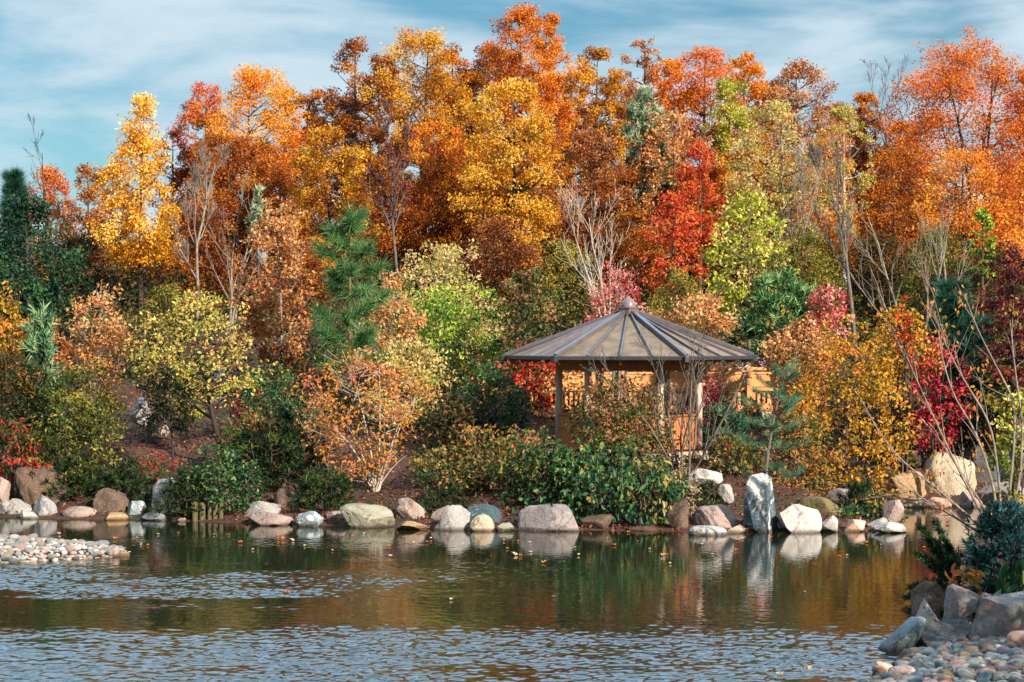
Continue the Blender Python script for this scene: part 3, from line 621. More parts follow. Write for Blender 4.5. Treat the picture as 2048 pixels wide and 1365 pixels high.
def plaid():
    m, t, o = newmat('plaid shirt'); tc = nd(t, 'ShaderNodeTexCoord'); w1 = nd(t, 'ShaderNodeTexWave'); w1.inputs['Scale'].default_value = 9; w2 = nd(t, 'ShaderNodeTexWave', bands_direction='Z'); w2.inputs['Scale'].default_value = 9
    t.links.new(tc.outputs['Object'], w1.inputs[0]); t.links.new(tc.outputs['Object'], w2.inputs[0]); a = nd(t, 'ShaderNodeMath', operation='ADD'); t.links.new(w1.outputs[1], a.inputs[0]); t.links.new(w2.outputs[1], a.inputs[1])
    h = nd(t, 'ShaderNodeMath', operation='MULTIPLY'); h.inputs[1].default_value = 0.5; t.links.new(a.outputs[0], h.inputs[0]); r = ramp(t, ['#6A3060', '#B060A0', '#D8B8C8'], h.outputs[0])
    p = nd(t, 'ShaderNodeBsdfPrincipled'); t.links.new(r.outputs[0], p.inputs[0]); t.links.new(p.outputs[0], o.inputs[0]); return m
dz = bz(786) + 0.05
PD = BD + 0.75
person(((1521 - 1024) / F * PD, PD, dz - 0.12), math.radians(60), 'person in a pink and purple checked shirt standing on the footbridge', plaid(), flat_mat('dark trousers', '#2A2A34', '#34343E'), flat_mat('brown hair', '#2E1E1A', '#46302A'))
person(((1489 - 1024) / F * (PD + .2), PD + .2, dz - 0.26), math.radians(-70), 'person in a pale grey top beside the checked shirt on the footbridge', flat_mat('pale top', '#B8B4BC', '#D4D0D4'), flat_mat('white trousers', '#CFC9C9', '#E0DADA'), flat_mat('dark hair', '#221816', '#382824'))
px_, pd_ = 436, 66.0; X_ = (px_ - 1024) / F * pd_
person((X_, pd_, gz(X_, pd_) - 0.02), math.radians(160), 'person in navy with a dark backpack on the slope behind the yellow dogwood', flat_mat('navy jacket', '#1C2644', '#28365A'), flat_mat('dark trousers', '#2A2A34'), flat_mat('dark hair', '#221816'), False, flat_mat('teal pack', '#123A48', '#1A4C5C'))

# ------------------------------------------------------------------ boulders
RK = {
 'pink': rock_mat('pink', '#7C6860', '#A89288', '#C0B0A8', 1.0), 'brown': rock_mat('brown', '#4A3A30', '#745C4E', '#8E7A6A', 1.0), 'grey': rock_mat('grey', '#77736F', '#A29C98', '#C4BEBA', 1.0),
 'greyvein': rock_mat('greyvein', '#6E6C6C', '#9A9694', '#BEB8B4', 1.0, '#CFC8C2', 3.0, None, (0.56, 0.66)), 'white': rock_mat('white', '#8E8882', '#BDB6AE', '#D6D0CA', 1.0),
 'cream': rock_mat('cream', '#94846E', '#B8A690', '#CCBEAE', 1.0), 'blue': rock_mat('blue', '#565E62', '#7E888C', '#A8B4B8', 1.0), 'stripe': rock_mat('stripe', '#66747A', '#8C9A9C', '#B0BABA', 1.0, '#CECCC4', 2.4, None, (0.5, 0.58)),
 'green': rock_mat('green', '#7C7A66', '#A49C86', '#B8B09C', 1.0, '#4A6A6C', 1.4, None, (0.62, 0.72)), 'teal': rock_mat('teal', '#26383E', '#40545A', '#728486', 1.0, '#A8B4B4', 3.0, None, (0.62, 0.7)),
 'standing': rock_mat('standing', '#2C3C46', '#52636C', '#8A969A', 0.8, '#D6D0CA', 1.5, None, (0.5, 0.6)), 'whitedark': rock_mat('whitedark', '#9C948C', '#C6BFB8', '#DAD4CE', 0.9, '#35424A', 0.9, None, (0.6, 0.66)),
 'moss': rock_mat('moss', '#5C4C34', '#7E6C4C', '#94866A', 1.0, None, 2, '#6A6230'), 'orange': rock_mat('orange', '#B08068', '#D2B4A4', '#DCC8BC', 1.0, '#B4643C', 1.2, None, (0.52, 0.62)), 'tan': rock_mat('tan', '#8A6C4C', '#B0906C', '#C2A888', 1.0),
 'speck': rock_mat('speck', '#82746E', '#AAA09A', '#C8C0BA', 1.4, '#2E2626', 3.2, None, (0.56, 0.6)), 'bluepink': rock_mat('bluepink', '#66615E', '#8C8682', '#AEA8A4', 1.2, '#9C7A70', 1.6, None, (0.52, 0.62)),
 'dark': rock_mat('dark', '#3C3A38', '#585452', '#76706C', 1.2), 'mauve': rock_mat('mauve', '#746A68', '#988C8A', '#B4AAA8', 1.0), 'darkspot': rock_mat('darkspot', '#6A5C50', '#86766A', '#9A8C80', 1.0, '#1E3038', 1.1, None, (0.62, 0.66)),
}
_b = bmesh.new(); bmesh.ops.create_icosphere(_b, subdivisions=5, radius=1); ICO_V = np.array([v.co[:] for v in _b.verts]); ICO_F = np.array([[v.index for v in f.verts] for f in _b.faces]); _b.free()
_b = bmesh.new(); bmesh.ops.create_icosphere(_b, subdivisions=3, radius=1); IC3_V = np.array([v.co[:] for v in _b.verts]); IC3_F = np.array([[v.index for v in f.verts] for f in _b.faces]); _b.free()
def rock_shape(U, seed, cuts=7, rough=0.1, box=0.8, cutmin=0.62, freq=1.6):
    rng = np.random.default_rng(seed); p = np.sign(U) * np.abs(U) ** box
    p = p / np.max(np.abs(p)); p = p * (1 + rough * fbm(p * freq + seed, seed, 3)[:, None])
    for k in range(cuts):
        n = unit(rng.normal(size=3)); d = rng.uniform(cutmin, 0.88); ex = np.maximum(0, p @ n - d); p = p - ex[:, None] * n * 0.97
    p = p + 0.16 * rough * fbm(p * 4.5 + seed, seed + 3, 4)[:, None] * U
    rid = 1 - np.abs(fbm(p * 2.1 + seed * 1.7, seed + 9, 2)); return p - (np.clip(rid - 0.9, 0, 1) * rough * 3.0)[:, None] * U
def boulder(label, x0, x1, yt, yb, D, mat, seed, depth=0.8, cuts=13, rough=0.11, box=0.72, sink=0.16, group=None, name='boulder', fn=None, cutmin=0.52, cat='boulder'):
    wpx = x1 - x0
    if D is None:
        D0 = H * F / (yb - HY); D = D0 + 0.42 * wpx * D0 / F * depth
    sc = D / F; w = wpx * sc; X = ((x0 + x1) / 2 - 1024) * sc; zt = H - (yt - HY) * sc; zb = H - (yb - HY) * sc
    zb = min(zb, zt - 0.1) - sink * (zt - zb) - 0.05
    p = rock_shape(ICO_V, seed, cuts, rough, box, cutmin)
    if fn: p = fn(p)
    lo, hi = p.min(0), p.max(0); q = (p - (lo + hi) / 2) / (hi - lo)
    V = q * np.array([w, w * depth, zt - zb]) + np.array([0, 0, (zt - zb) / 2])
    me = mesh_np('boulder', V, [ICO_F], smooth=True); o = link(name, me, RK[mat], None, (X, D, zb)); return tag(o, label, cat, group)
def lean(k): return lambda p: p + np.stack([p[:, 2] * k, p[:, 0] * 0, p[:, 0] * 0], 1)
def taper(k, l=0.0):
    def f(p):
        s = 1 - k * p[:, 2:3]; return np.concatenate([p[:, :1] * s + l * p[:, 2:3], p[:, 1:2] * s, p[:, 2:3]], 1)
    return f
BL = [
 ('sunlit pink boulder cut off by the left end of the shore', -28, 20, 952, 1012, 54.6, 'pink', 11, {}),
 ('largest dark brown slab boulder tilted on the left shore', 27, 137, 928, 1040, 55.2, 'brown', 12, dict(box=0.5, cuts=6, fn=lambda p: p + np.stack([-p[:, 2] * 0.22, p[:, 0] * 0, -p[:, 0] * 0.15], 1))),
 ('low grey boulder left of the brown slab at the water', -8, 34, 994, 1034, None, 'grey', 13, {}),
 ('pale grey sloping boulder in front of the brown slab', 8, 66, 998, 1034, None, 'grey', 14, {}),
 ('blocky grey boulder with white veins before the brown slab', 62, 118, 990, 1036, None, 'greyvein', 15, dict(box=0.6)),
 ('small flat white stone at the foot of the veined grey boulder', 40, 82, 1023, 1038, None, 'white', 16, {}),
 ('smooth pink oval boulder at the water beside the grey block', 124, 194, 1013, 1038, None, 'pink', 17, dict(cuts=2, box=0.95, rough=0.05)),
 ('round brown boulder with pale blotches under the dark juniper', 186, 258, 977, 1030, 54.4, 'brown', 18, dict(cuts=5)),
 ('small flat tan stone before the blotched brown boulder', 206, 258, 1026, 1041, None, 'tan', 19, {}),
 ('small blue grey boulder with pale veins beside the tan stone', 254, 293, 1001, 1037, None, 'stripe', 20, {}),
 ('tall pale grey block with a flat top between two junipers', 301, 364, 956, 1030, 54.2, 'grey', 21, dict(box=0.5, cuts=4, depth=0.8)),
 ('flat green grey stone below the tall pale block', 284, 336, 1024, 1042, None, 'blue', 22, {}),
 ('tiny reddish stone at the water beside the log posts', 353, 372, 1036, 1044, None, 'pink', 23, {}),
 ('rounded blue grey boulder behind the flat pink one', 486, 562, 1002, 1051, 53.2, 'grey', 24, {}),
 ('brown boulder set high under the dark juniper', 546, 606, 977, 1034, 53.9, 'brown', 25, {}),
 ('flat pink boulder at the water left of the striped stone', 495, 586, 1023, 1052, None, 'pink', 26, {}),
 ('white and blue striped boulder at the water', 589, 647, 1022, 1054, None, 'stripe', 27, {}),
 ('pink boulder tucked behind the large lichen boulder', 652, 712, 1020, 1050, 52.6, 'pink', 28, {}),
 ('large long boulder with green lichen and a dark patch', 678, 790, 1009, 1057, None, 'green', 29, dict(box=0.6, cuts=5)),
 ('rounded pink boulder above the tan layered rock', 790, 853, 996, 1048, 52.3, 'pink', 30, dict(cuts=9)),
 ('low tan layered rock at the water', 784, 860, 1041, 1061, None, 'tan', 31, dict(rough=0.2)),
 ('pink boulder half hidden behind the pointed grey one', 860, 912, 1012, 1054, 51.8, 'pink', 32, {}),
 ('pointed pale grey boulder at the water', 866, 941, 1010, 1061, None, 'grey', 33, dict(fn=taper(0.3), cuts=9)),
 ('dark teal boulder with white streaks behind the cream one', 926, 1004, 1009, 1054, 51.6, 'teal', 34, {}),
 ('cream rounded boulder before the dark teal one', 938, 989, 1029, 1063, None, 'cream', 35, dict(fn=taper(0.2), cuts=4)),
 ('small flat green grey stone right of the cream boulder', 989, 1029, 1046, 1063, None, 'green', 36, {}),
 ('small grey stone set back between cream and pinkish boulders', 1014, 1032, 1039, 1053, 51.4, 'grey', 37, {}),
 ('large pinkish grey boulder at the left edge of the green shrub', 1034, 1160, 1008, 1063, None, 'mauve', 38, dict(cuts=5, rough=0.07)),
 ('brown boulder under the left of the broad green shrub', 1158, 1230, 1028, 1064, 50.9, 'brown', 39, {}),
 ('long flat dark rock under the broad green shrub', 1236, 1336, 1048, 1066, 50.7, 'brown', 40, {}),
 ('brown leaning boulder at the right end of the green shrub', 1334, 1378, 1000, 1068, 50.6, 'brown', 41, {}),
 ('round pink boulder above the flat white stone', 1386, 1472, 1009, 1063, 50.9, 'pink', 42, dict(cuts=4)),
 ('flat white oval stone lying in the water', 1376, 1453, 1052, 1071, None, 'white', 43, dict(cuts=2, rough=0.05)),
 ('small pale stone between the pink boulder and standing stone', 1452, 1490, 1050, 1067, None, 'cream', 44, {}),
 ('pale grey boulder on the bank below the bare tree', 1360, 1446, 936, 978, 53.6, 'white', 45, {}),
 ('small grey boulder beside the dark low juniper', 1434, 1468, 968, 1000, 52.6, 'grey', 46, {}),
 ('tall dark blue standing stone marbled with white', 1486, 1560, 945, 1065, None, 'standing', 47, dict(box=0.6, cuts=9, depth=0.85, fn=taper(0.12, 0.06))),
 ('large white boulder with dark bands right of the standing stone', 1552, 1643, 1008, 1066, None, 'whitedark', 48, dict(fn=lean(-0.1))),
 ('small white block at the water beside the banded boulder', 1637, 1677, 1031, 1065, None, 'white', 49, dict(box=0.5)),
 ('flat mossy brown boulder behind the white ones', 1588, 1704, 993, 1062, 52.2, 'moss', 50, dict(box=0.6)),
 ('low pinkish rock on the leafy bank above the mossy boulder', 1652, 1706, 977, 1000, 54.6, 'mauve', 51, {}),
 ('pink stone with an orange edge at the water', 1684, 1732, 1039, 1064, None, 'orange', 52, dict(fn=lean(0.3))),
 ('grey angular stone beside the orange edged one', 1732, 1774, 1035, 1061, None, 'grey', 53, {}),
 ('white veined angular stone at the tip of the point', 1747, 1813, 1044, 1067, None, 'white', 54, dict(cuts=11)),
 ('pink boulder under the small shrub at the point', 1764, 1808, 999, 1052, 51.6, 'pink', 55, {}),
 ('big tan boulder across the inlet', 1758, 1852, 942, 1014, 59.2, 'tan', 56, dict(cuts=5)),
 ('biggest pale rounded boulder across the inlet', 1845, 1952, 904, 1008, 59.6, 'cream', 57, dict(cuts=4, cutmin=0.75, box=0.8)),
 ('dark grey flat faced boulder behind the biggest inlet boulder', 1922, 1994, 890, 1008, 60.8, 'dark', 58, dict(box=0.55)),
 ('dark blue grey boulder beside the small cascade', 1986, 2022, 896, 1008, 60.6, 'blue', 59, dict(box=0.55)),
 ('low pink rock at the inlet water below the tan boulder', 1838, 1902, 993, 1016, None, 'orange', 60, {}),
 ('rounded pink boulder at the inlet below the biggest pale one', 1908, 1964, 982, 1016, None, 'pink', 61, {}),
 ('long pinkish rock at the inlet behind the leaning stems', 1958, 2070, 966, 1016, None, 'mauve', 62, {}),
 ('low cream rock at the inlet water before the tan boulder', 1800, 1850, 996, 1016, None, 'cream', 66, {}),
 ('brown boulder above the tan one across the inlet', 1812, 1864, 896, 950, 61.5, 'brown', 63, {}),
 ('pale rock high on the slope behind the small green tree', 258, 304, 794, 846, 61.5, 'white', 64, {}),
 ('pinkish rock lying on the mulch slope', 286, 338, 834, 870, 60.5, 'pink', 65, {}),
 ('square brown stone behind the green pine', 664, 692, 640, 668, 75.0, 'brown', 67, dict(box=0.4, cuts=2)),
 ('pale stone behind the trunk of the green pine', 690, 736, 636, 672, 74.5, 'cream', 68, dict(box=0.5)),
 ('pale rock low behind the green pine', 700, 740, 688, 712, 72.0, 'white', 69, {}),
 # near right shore
 ('smooth blue grey boulder sloping into the water on the near shore', 1754, 1850, 1232, 1304, None, 'blue', 71, dict(cuts=4, rough=0.06, fn=lambda p: p + np.stack([p[:, 2] * 0.45, p[:, 0] * 0, p[:, 0] * 0.35], 1))),
 ('speckled white and dark boulder standing on the near shore', 1813, 1898, 1200, 1310, 33.0, 'speck', 72, dict(fn=taper(0.15, 0.12))),
 ('grey brown boulder with a pale flat top on the near shore', 1824, 1900, 1163, 1262, 34.4, 'brown', 73, dict(box=0.55, fn=taper(-0.28, -0.05), cuts=6)),
 ('large pink and grey granite boulder on the near shore', 1884, 1984, 1168, 1282, 33.6, 'bluepink', 74, dict(cuts=9)),
 ('brown rounded boulder with a dark spot on the near shore', 1952, 2010, 1186, 1270, 33.2, 'darkspot', 75, dict(cuts=4)),
 ('long dark wedge boulder lying before the speckled one', 1804, 1948, 1243, 1318, 31.2, 'dark', 76, dict(fn=lambda p: p + np.stack([p[:, 0] * 0, p[:, 0] * 0, p[:, 0] * 0.3], 1))),
 ('largest blue and pink streaked boulder at the near right corner', 1942, 2110, 1176, 1312, 30.9, 'bluepink', 77, dict(fn=lambda p: p + np.stack([p[:, 0] * 0, p[:, 0] * 0, p[:, 0] * 0.28], 1), depth=0.7)),
 ('small black stone wedged by the sloping blue boulder', 1790, 1822, 1276, 1318, 31.3, 'dark', 78, {}),
]
for lb, x0, x1, yt, yb, D, mt, sdd, kw in BL: boulder(lb, x0, x1, yt, yb, D, mt, sdd, **kw)

# cascade at the right edge of the inlet
cm, t, o = newmat('falling water'); tc = nd(t, 'ShaderNodeTexCoord'); mp = nd(t, 'ShaderNodeMapping'); mp.inputs['Scale'].default_value = (6, 6, 1); t.links.new(tc.outputs['Object'], mp.inputs[0]); n = noise(t, mp.outputs[0], 2.5, 4)
r = ramp(t, ['#7FA0B4', '#E8EEF2'], n.outputs[0], pos=[0.35, 0.6]); p = nd(t, 'ShaderNodeBsdfPrincipled'); p.inputs['Roughness'].default_value = 0.25; t.links.new(r.outputs[0], p.inputs[0]); t.links.new(p.outputs[0], o.inputs[0])
rng = np.random.default_rng(5); a, b = P(2012, 846, 62.4), P(2075, 930, 60.9); nx_, nz_ = 24, 30
u, v_ = np.meshgrid(np.linspace(0, 1, nx_), np.linspace(0, 1, nz_)); prof = np.clip(v_ * 1.3 - 0.3, 0, 1) ** 0.45
Vc = np.stack([a[0] + (b[0] - a[0]) * u, a[1] + (b[1] - a[1]) * (0.35 + 0.65 * v_) , a[2] + (b[2] - a[2]) * prof], 2).reshape(-1, 3); Vc[:, 1] += 0.12 * fbm(Vc * 4, 3, 3); Vb = Vc + np.array([0, 0.25, -0.1])
ii = (np.arange(nz_ - 1)[:, None] * nx_ + np.arange(nx_ - 1)[None, :]).ravel(); Fq = np.stack([ii, ii + 1, ii + 1 + nx_, ii + nx_], 1)
tag(link('cascade', mesh_np('cascade', np.concatenate([Vc, Vb]), [Fq, Fq[:, ::-1] + len(Vc)], smooth=True), cm), 'small white cascade of water falling over rocks above the inlet', 'waterfall')

# log posts at the water
for i, (px, yt, wpx) in enumerate([(390, 1003, 12), (404, 1006, 13), (419, 1000, 8), (430, 1001, 11), (442, 1006, 9)]):
    D = 53.0; sc = D / F; x = (px - 1024) * sc; zt = H - (yt - HY) * sc; b = MB(); h = zt + 0.35; b.cyl((0, 0, h / 2), wpx * sc / 2, h, 14, wpx * sc / 2 * 0.95)
    o = b.build('log_post', wood_mat('mossy log', '#3A3620', '#6C6244', 0.9), None, 0.015); o.location = (x, D + 0.05 * (i % 2), -0.35)
    tag(o, ['short mossy log post at the left end of the row', 'thick mossy log post second in the row', 'thin tall log post in the middle of the row', 'tall log post fourth in the row half under leaves', 'short log post at the right end of the row under leaves'][i], 'log post', 'mossy log posts at the water')
# driftwood by the near boulders
sc = 30.4 / F; V, Fc = tubes([(np.array([P(1800, 1330, 30.2), P(1850, 1314, 30.3), P(1900, 1306, 30.4), P(1945, 1304, 30.6)]), np.array([0.03, 0.055, 0.05, 0.02]))], 8)
tag(link('driftwood', mesh_np('driftwood', V, Fc, smooth=True), BARK['brown']), 'dark brown driftwood stick lying along the cobbles on the near shore', 'driftwood')

# ------------------------------------------------------------------ cobbles
COB = [('grey', '#7E7C78', '#9E9A94'), ('blue grey', '#66747A', '#86949A'), ('pink', '#94766C', '#B4988C'), ('tan', '#8A745A', '#AC9678'), ('brown', '#705A48', '#8E7662'), ('white', '#A8A29A', '#CCC6BE'), ('teal', '#3E6470', '#5E848C'), ('mauve', '#8C767C', '#A8949A'), ('orange', '#B8764C', '#D29A70'), ('olive', '#74694A', '#928664')]
COBM = [rock_mat('cobble ' + c[0], c[1], c[2], '#D8D2CC' if c[0] != 'white' else '#A8A29C', 2.5) for c in COB]
COBT, t, o = newmat('mixed pebbles'); a_ = nd(t, 'ShaderNodeAttribute', attribute_name='tint'); r_ = ramp(t, ['#8E8C88', '#C8C2BA', '#B49C8E', '#A8A4A0', '#D4CEC6', '#9A8670', '#B8AEA8'], a_.outputs['Fac'], 'CONSTANT'); tc_ = nd(t, 'ShaderNodeTexCoord'); nn_ = noise(t, tc_.outputs['Object'], 40, 3); rn_ = ramp(t, ['#9a9a9a', '#ffffff'], nn_.outputs[0]); mm_ = nd(t, 'ShaderNodeMix', data_type='RGBA', blend_type='MULTIPLY'); mm_.inputs[0].default_value = 1; t.links.new(r_.outputs[0], mm_.inputs[6]); t.links.new(rn_.outputs[0], mm_.inputs[7]); p_ = nd(t, 'ShaderNodeBsdfPrincipled'); p_.inputs['Roughness'].default_value = 0.8; t.links.new(mm_.outputs[2], p_.inputs['Base Color']); t.links.new(p_.outputs[0], o.inputs[0])
_b = bmesh.new(); bmesh.ops.create_icosphere(_b, subdivisions=2, radius=1); IC2_V = np.array([v.co[:] for v in _b.verts]); IC2_F = np.array([[v.index for v in f.verts] for f in _b.faces]); _b.free()
COBME = {}
def cobble_mesh(shape, ci):
    if (shape, ci) not in COBME:
        p = rock_shape(IC3_V, 900 + shape, 3 if shape < 6 else 7, 0.07, 0.9 if shape < 6 else 0.7, 0.7); me = mesh_np('cobble', p / np.abs(p).max(0), [IC3_F], smooth=True); me.materials.append(COBM[ci]); COBME[(shape, ci)] = me
    return COBME[(shape, ci)]
def pile(pts, sizes, where, wts, seed, colname, n_ind, extra=None):
    rng = np.random.default_rng(seed); placed = []; zt_ = terrain(pts[:, 0], pts[:, 1]); order = np.argsort(-sizes)
    stuffV, stuffF, stuffT, off = [], [], [], 0
    cnt = 0
    for i in order:
        x, y, s = pts[i][0], pts[i][1], sizes[i]; z = zt_[i]; ok = True
        for (qx, qy, qz, qs) in placed:
            dd = math.hypot(x - qx, y - qy)
            if dd < (s + qs) * 0.34: ok = False; break
        if not ok: continue
        placed.append((x, y, z, s)); ci = int(rng.choice(len(COB), p=wts)); dim = np.array([s * rng.uniform(0.46, 0.62), s * rng.uniform(0.36, 0.5), s * rng.uniform(0.24, 0.38)]); rz = rng.uniform(0, 6.28); rx = rng.normal() * 0.2
        sh = int(rng.integers(10))
        if cnt < n_ind:
            o = bpy.data.objects.new('cobble', cobble_mesh(sh, ci)); C.objects.link(o); o.location = (x, y, z + dim[2] * 0.45); o.scale = dim; o.rotation_euler = (rx, rng.normal() * 0.2, rz)
            tag(o, f'{COB[ci][0]} cobble in {where}', 'cobble', f'{COB[ci][0]} cobbles of {where}')
        else:
            p = rock_shape(IC2_V, 900 + sh, 4, 0.07, 0.85, 0.7) * dim; stuffT.append(np.full(len(IC2_F), rng.random())); c_, s_ = math.cos(rz), math.sin(rz)
            stuffV.append(np.stack([p[:, 0] * c_ - p[:, 1] * s_ + x, p[:, 0] * s_ + p[:, 1] * c_ + y, p[:, 2] + z + dim[2] * 0.4], 1)); stuffF.append(IC2_F + off); off += len(IC2_V)
        cnt += 1
    if stuffV:
        o = link('pebbles', mesh_np('pebbles', np.concatenate(stuffV), [np.concatenate(stuffF)], np.concatenate(stuffT), smooth=True), COBT); tag(o, kind='stuff')
    return cnt
rng = np.random.default_rng(77)
pts = np.stack([rng.uniform(4.9, 8.8, 16000), rng.uniform(26.8, 32.6, 16000)], 1); d_ = sdf(POND, pts[:, 0], pts[:, 1]); ppx = pts[:, 0] / pts[:, 1] * F + 1024; ppy = HY + (H - 0.3) * F / pts[:, 1]
keep = (d_ > -0.12) & (ppx < 2100) & ((ppy > 1318 - (ppx - 1745) * 0.25 - np.where(ppx > 1800, 24, 0))); pts = pts[keep]; sz = np.clip(rng.lognormal(math.log(0.105), 0.45, len(pts)), 0.06, 0.25)
nA = pile(pts, sz, 'the pile on the near right shore', [.28, .20, .11, .12, .11, .05, .04, .05, .02, .02], 3, 'near', 200, 3)
rng = np.random.default_rng(78)
pts = np.stack([rng.uniform(-14.5, -8.3, 16000), rng.uniform(41.5, 49.5, 16000)], 1); d_ = -sdf(SPIT, pts[:, 0], pts[:, 1]); keep = (d_ > -0.05) & (pts[:, 0] / pts[:, 1] * F + 1024 > -60); pts = pts[keep]
sz = np.clip(rng.lognormal(math.log(0.085), 0.45, len(pts)), 0.05, 0.30)
nB = pile(pts, sz, 'the low pebble spit at left', [.34, .05, .14, .12, .04, .28, .0, .03, .0, .0], 4, 'spit', 100, 5)
print('cobbles', nA, nB)
boulder('round pink stone at the tip of the pebble spit', 214, 238, 1092, 1114, None, 'pink', 801, cuts=3, name='cobble', cat='cobble'); boulder('low orange tan stone in the water off the spit tip', 236, 259, 1104, 1113, None, 'tan', 802, name='cobble', cat='cobble')
boulder('pink rounded stone on the crest of the pebble spit', 124, 146, 1083, 1102, 46.6, 'pink', 803, cuts=3, name='cobble', cat='cobble')
boulder('rusty orange stone at the water edge of the cobble pile', 1745, 1786, 1322, 1350, None, 'orange', 804, cuts=4, name='cobble', cat='cobble', depth=0.9); boulder('reddish flat stone in the water at the front of the cobble pile', 1774, 1834, 1331, 1362, None, 'pink', 805, cuts=3, name='cobble', cat='cobble')
boulder('large smooth orange cobble against the streaked boulder', 2014, 2066, 1262, 1290, 29.8, 'orange', 806, cuts=2, rough=0.04, name='cobble', cat='cobble')
# ------------------------------------------------------------------ trees on the hill, back to front
T = make_tree
def maple(label, px, top, bot, hw, D, pal, **kw): return T('deciduous_tree', label, 'tree', px, top, bot, hw, D, PAL[pal], **kw)
maple('bright red orange maple showing above the dark conifer at far left', 95, 332, 560, 58, 104, 'redorange', shape='round', group='trees on the ridge')
maple('rust brown tree between the red orange maple and the yellow cone', 178, 328, 600, 48, 101, 'rust', shape='oval', tg=(0.5, 0.1), group='trees on the ridge')
maple('dark maroon half bare tree behind the tall yellow tree', 345, 258, 480, 34, 104, 'maroon', shape='oval', cov=1.4, group='trees on the ridge')
maple('scarlet maple peeping from behind the broad golden maple', 408, 163, 420, 56, 107, 'red', shape='round', tg=(0.72, 0.1), group='trees on the ridge', nc=40)
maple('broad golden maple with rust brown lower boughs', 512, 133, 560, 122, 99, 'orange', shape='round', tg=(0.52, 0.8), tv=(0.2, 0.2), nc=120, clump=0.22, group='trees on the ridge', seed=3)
maple('rust brown tree filling the space below the broad golden maple', 460, 265, 600, 95, 96, 'brown', shape='oval', tg=(0.42, 0.1), nc=80, clump=0.22)
maple('small scarlet tree glimpsed between two ridge trees', 697, 240, 420, 32, 112, 'red', shape='round', tg=(0.7, 0))
maple('sparse dark brown oak with open ragged edges', 716, 78, 380, 76, 103, 'brown', shape='oval', tg=(0.4, 0.1), cov=2.0, nc=60, clump=0.2, group='trees on the ridge', aspect=0.7, seed=8)
maple('large amber tree right of the sparse oak', 842, 60, 560, 118, 99, 'gold', shape='round', tg=(0.55, 0.25), nc=130, clump=0.2, group='trees on the ridge', seed=9)
maple('slim rust spire beside the amber tree', 930, 130, 520, 60, 104, 'brown', shape='tall', tg=(0.6, 0.1), nc=60)
maple('tallest orange brown tree with twin pointed tops', 1042, 8, 470, 96, 101, 'orange', shape='tall', tg=(0.45, 0.0), nc=130, clump=0.2, group='trees on the ridge', seed=21)
maple('second pointed top close to the tallest tree', 1098, 24, 330, 50, 104, 'orange', shape='tall', tg=(0.5, 0), nc=60, group='trees on the ridge')
maple('amber tree right of the tallest orange one', 1195, 92, 400, 62, 103, 'gold', shape='oval', tg=(0.45, 0.1), nc=80, clump=0.22, group='trees on the ridge')
maple('thin russet tree with an open twiggy top', 1286, 72, 330, 42, 105, 'rust', shape='oval', tg=(0.6, 0), cov=2.0, nc=50, clump=0.22, group='trees on the ridge')
maple('fiery orange maple with green patches', 1412, 92, 400, 94, 103, 'mapleorange', shape='round', tg=(0.5, 0.15), nc=90, clump=0.24, group='trees on the ridge', seed=44)
maple('yellow green tree under the fiery orange maple', 1462, 150, 400, 50, 100, 'yellowgreen', shape='oval', tg=(0.45, 0.3), nc=50)
maple('russet round topped oak right of the fiery maple', 1597, 126, 400, 90, 102, 'rust', shape='round', tg=(0.55, 0.1), nc=110, clump=0.2, group='trees on the ridge', seed=13)
maple('small orange tree in the dip of the skyline', 1728, 180, 340, 34, 106, 'orange', shape='oval', tg=(0.55, 0), nc=44, group='trees on the ridge')
make_bare('grey leafless tree against the sky left of the wide maple', 1812, 150, 560, 104, 6, 'grey', kids=(6, 9), spread=0.75)
maple('widest fiery orange maple at the right of the skyline', 1930, 112, 430, 172, 100, 'mapleorange', shape='round', tg=(0.45, 0.1), nc=150, clump=0.2, bark='dark', group='trees on the ridge', cov=3.3, seed=60, trunk_px=11, stems=5, base_px=1945)
maple('orange maple cut off by the right edge of the skyline', 2075, 120, 460, 85, 98, 'mapleorange', shape='round', tg=(0.55, 0.1), nc=70)
make_bare('thin leafless sapling poking up at far left', 108, 300, 560, 98, 5, 'dark', kids=(4, 6))
make_pine('dark conifer at the far left edge of the ridge', 28, 348, 560, 40, 100, PAL['spruce'], layers=9, per=5, tuft=24, jag=0.4, zj=0.4, prof=0.6)

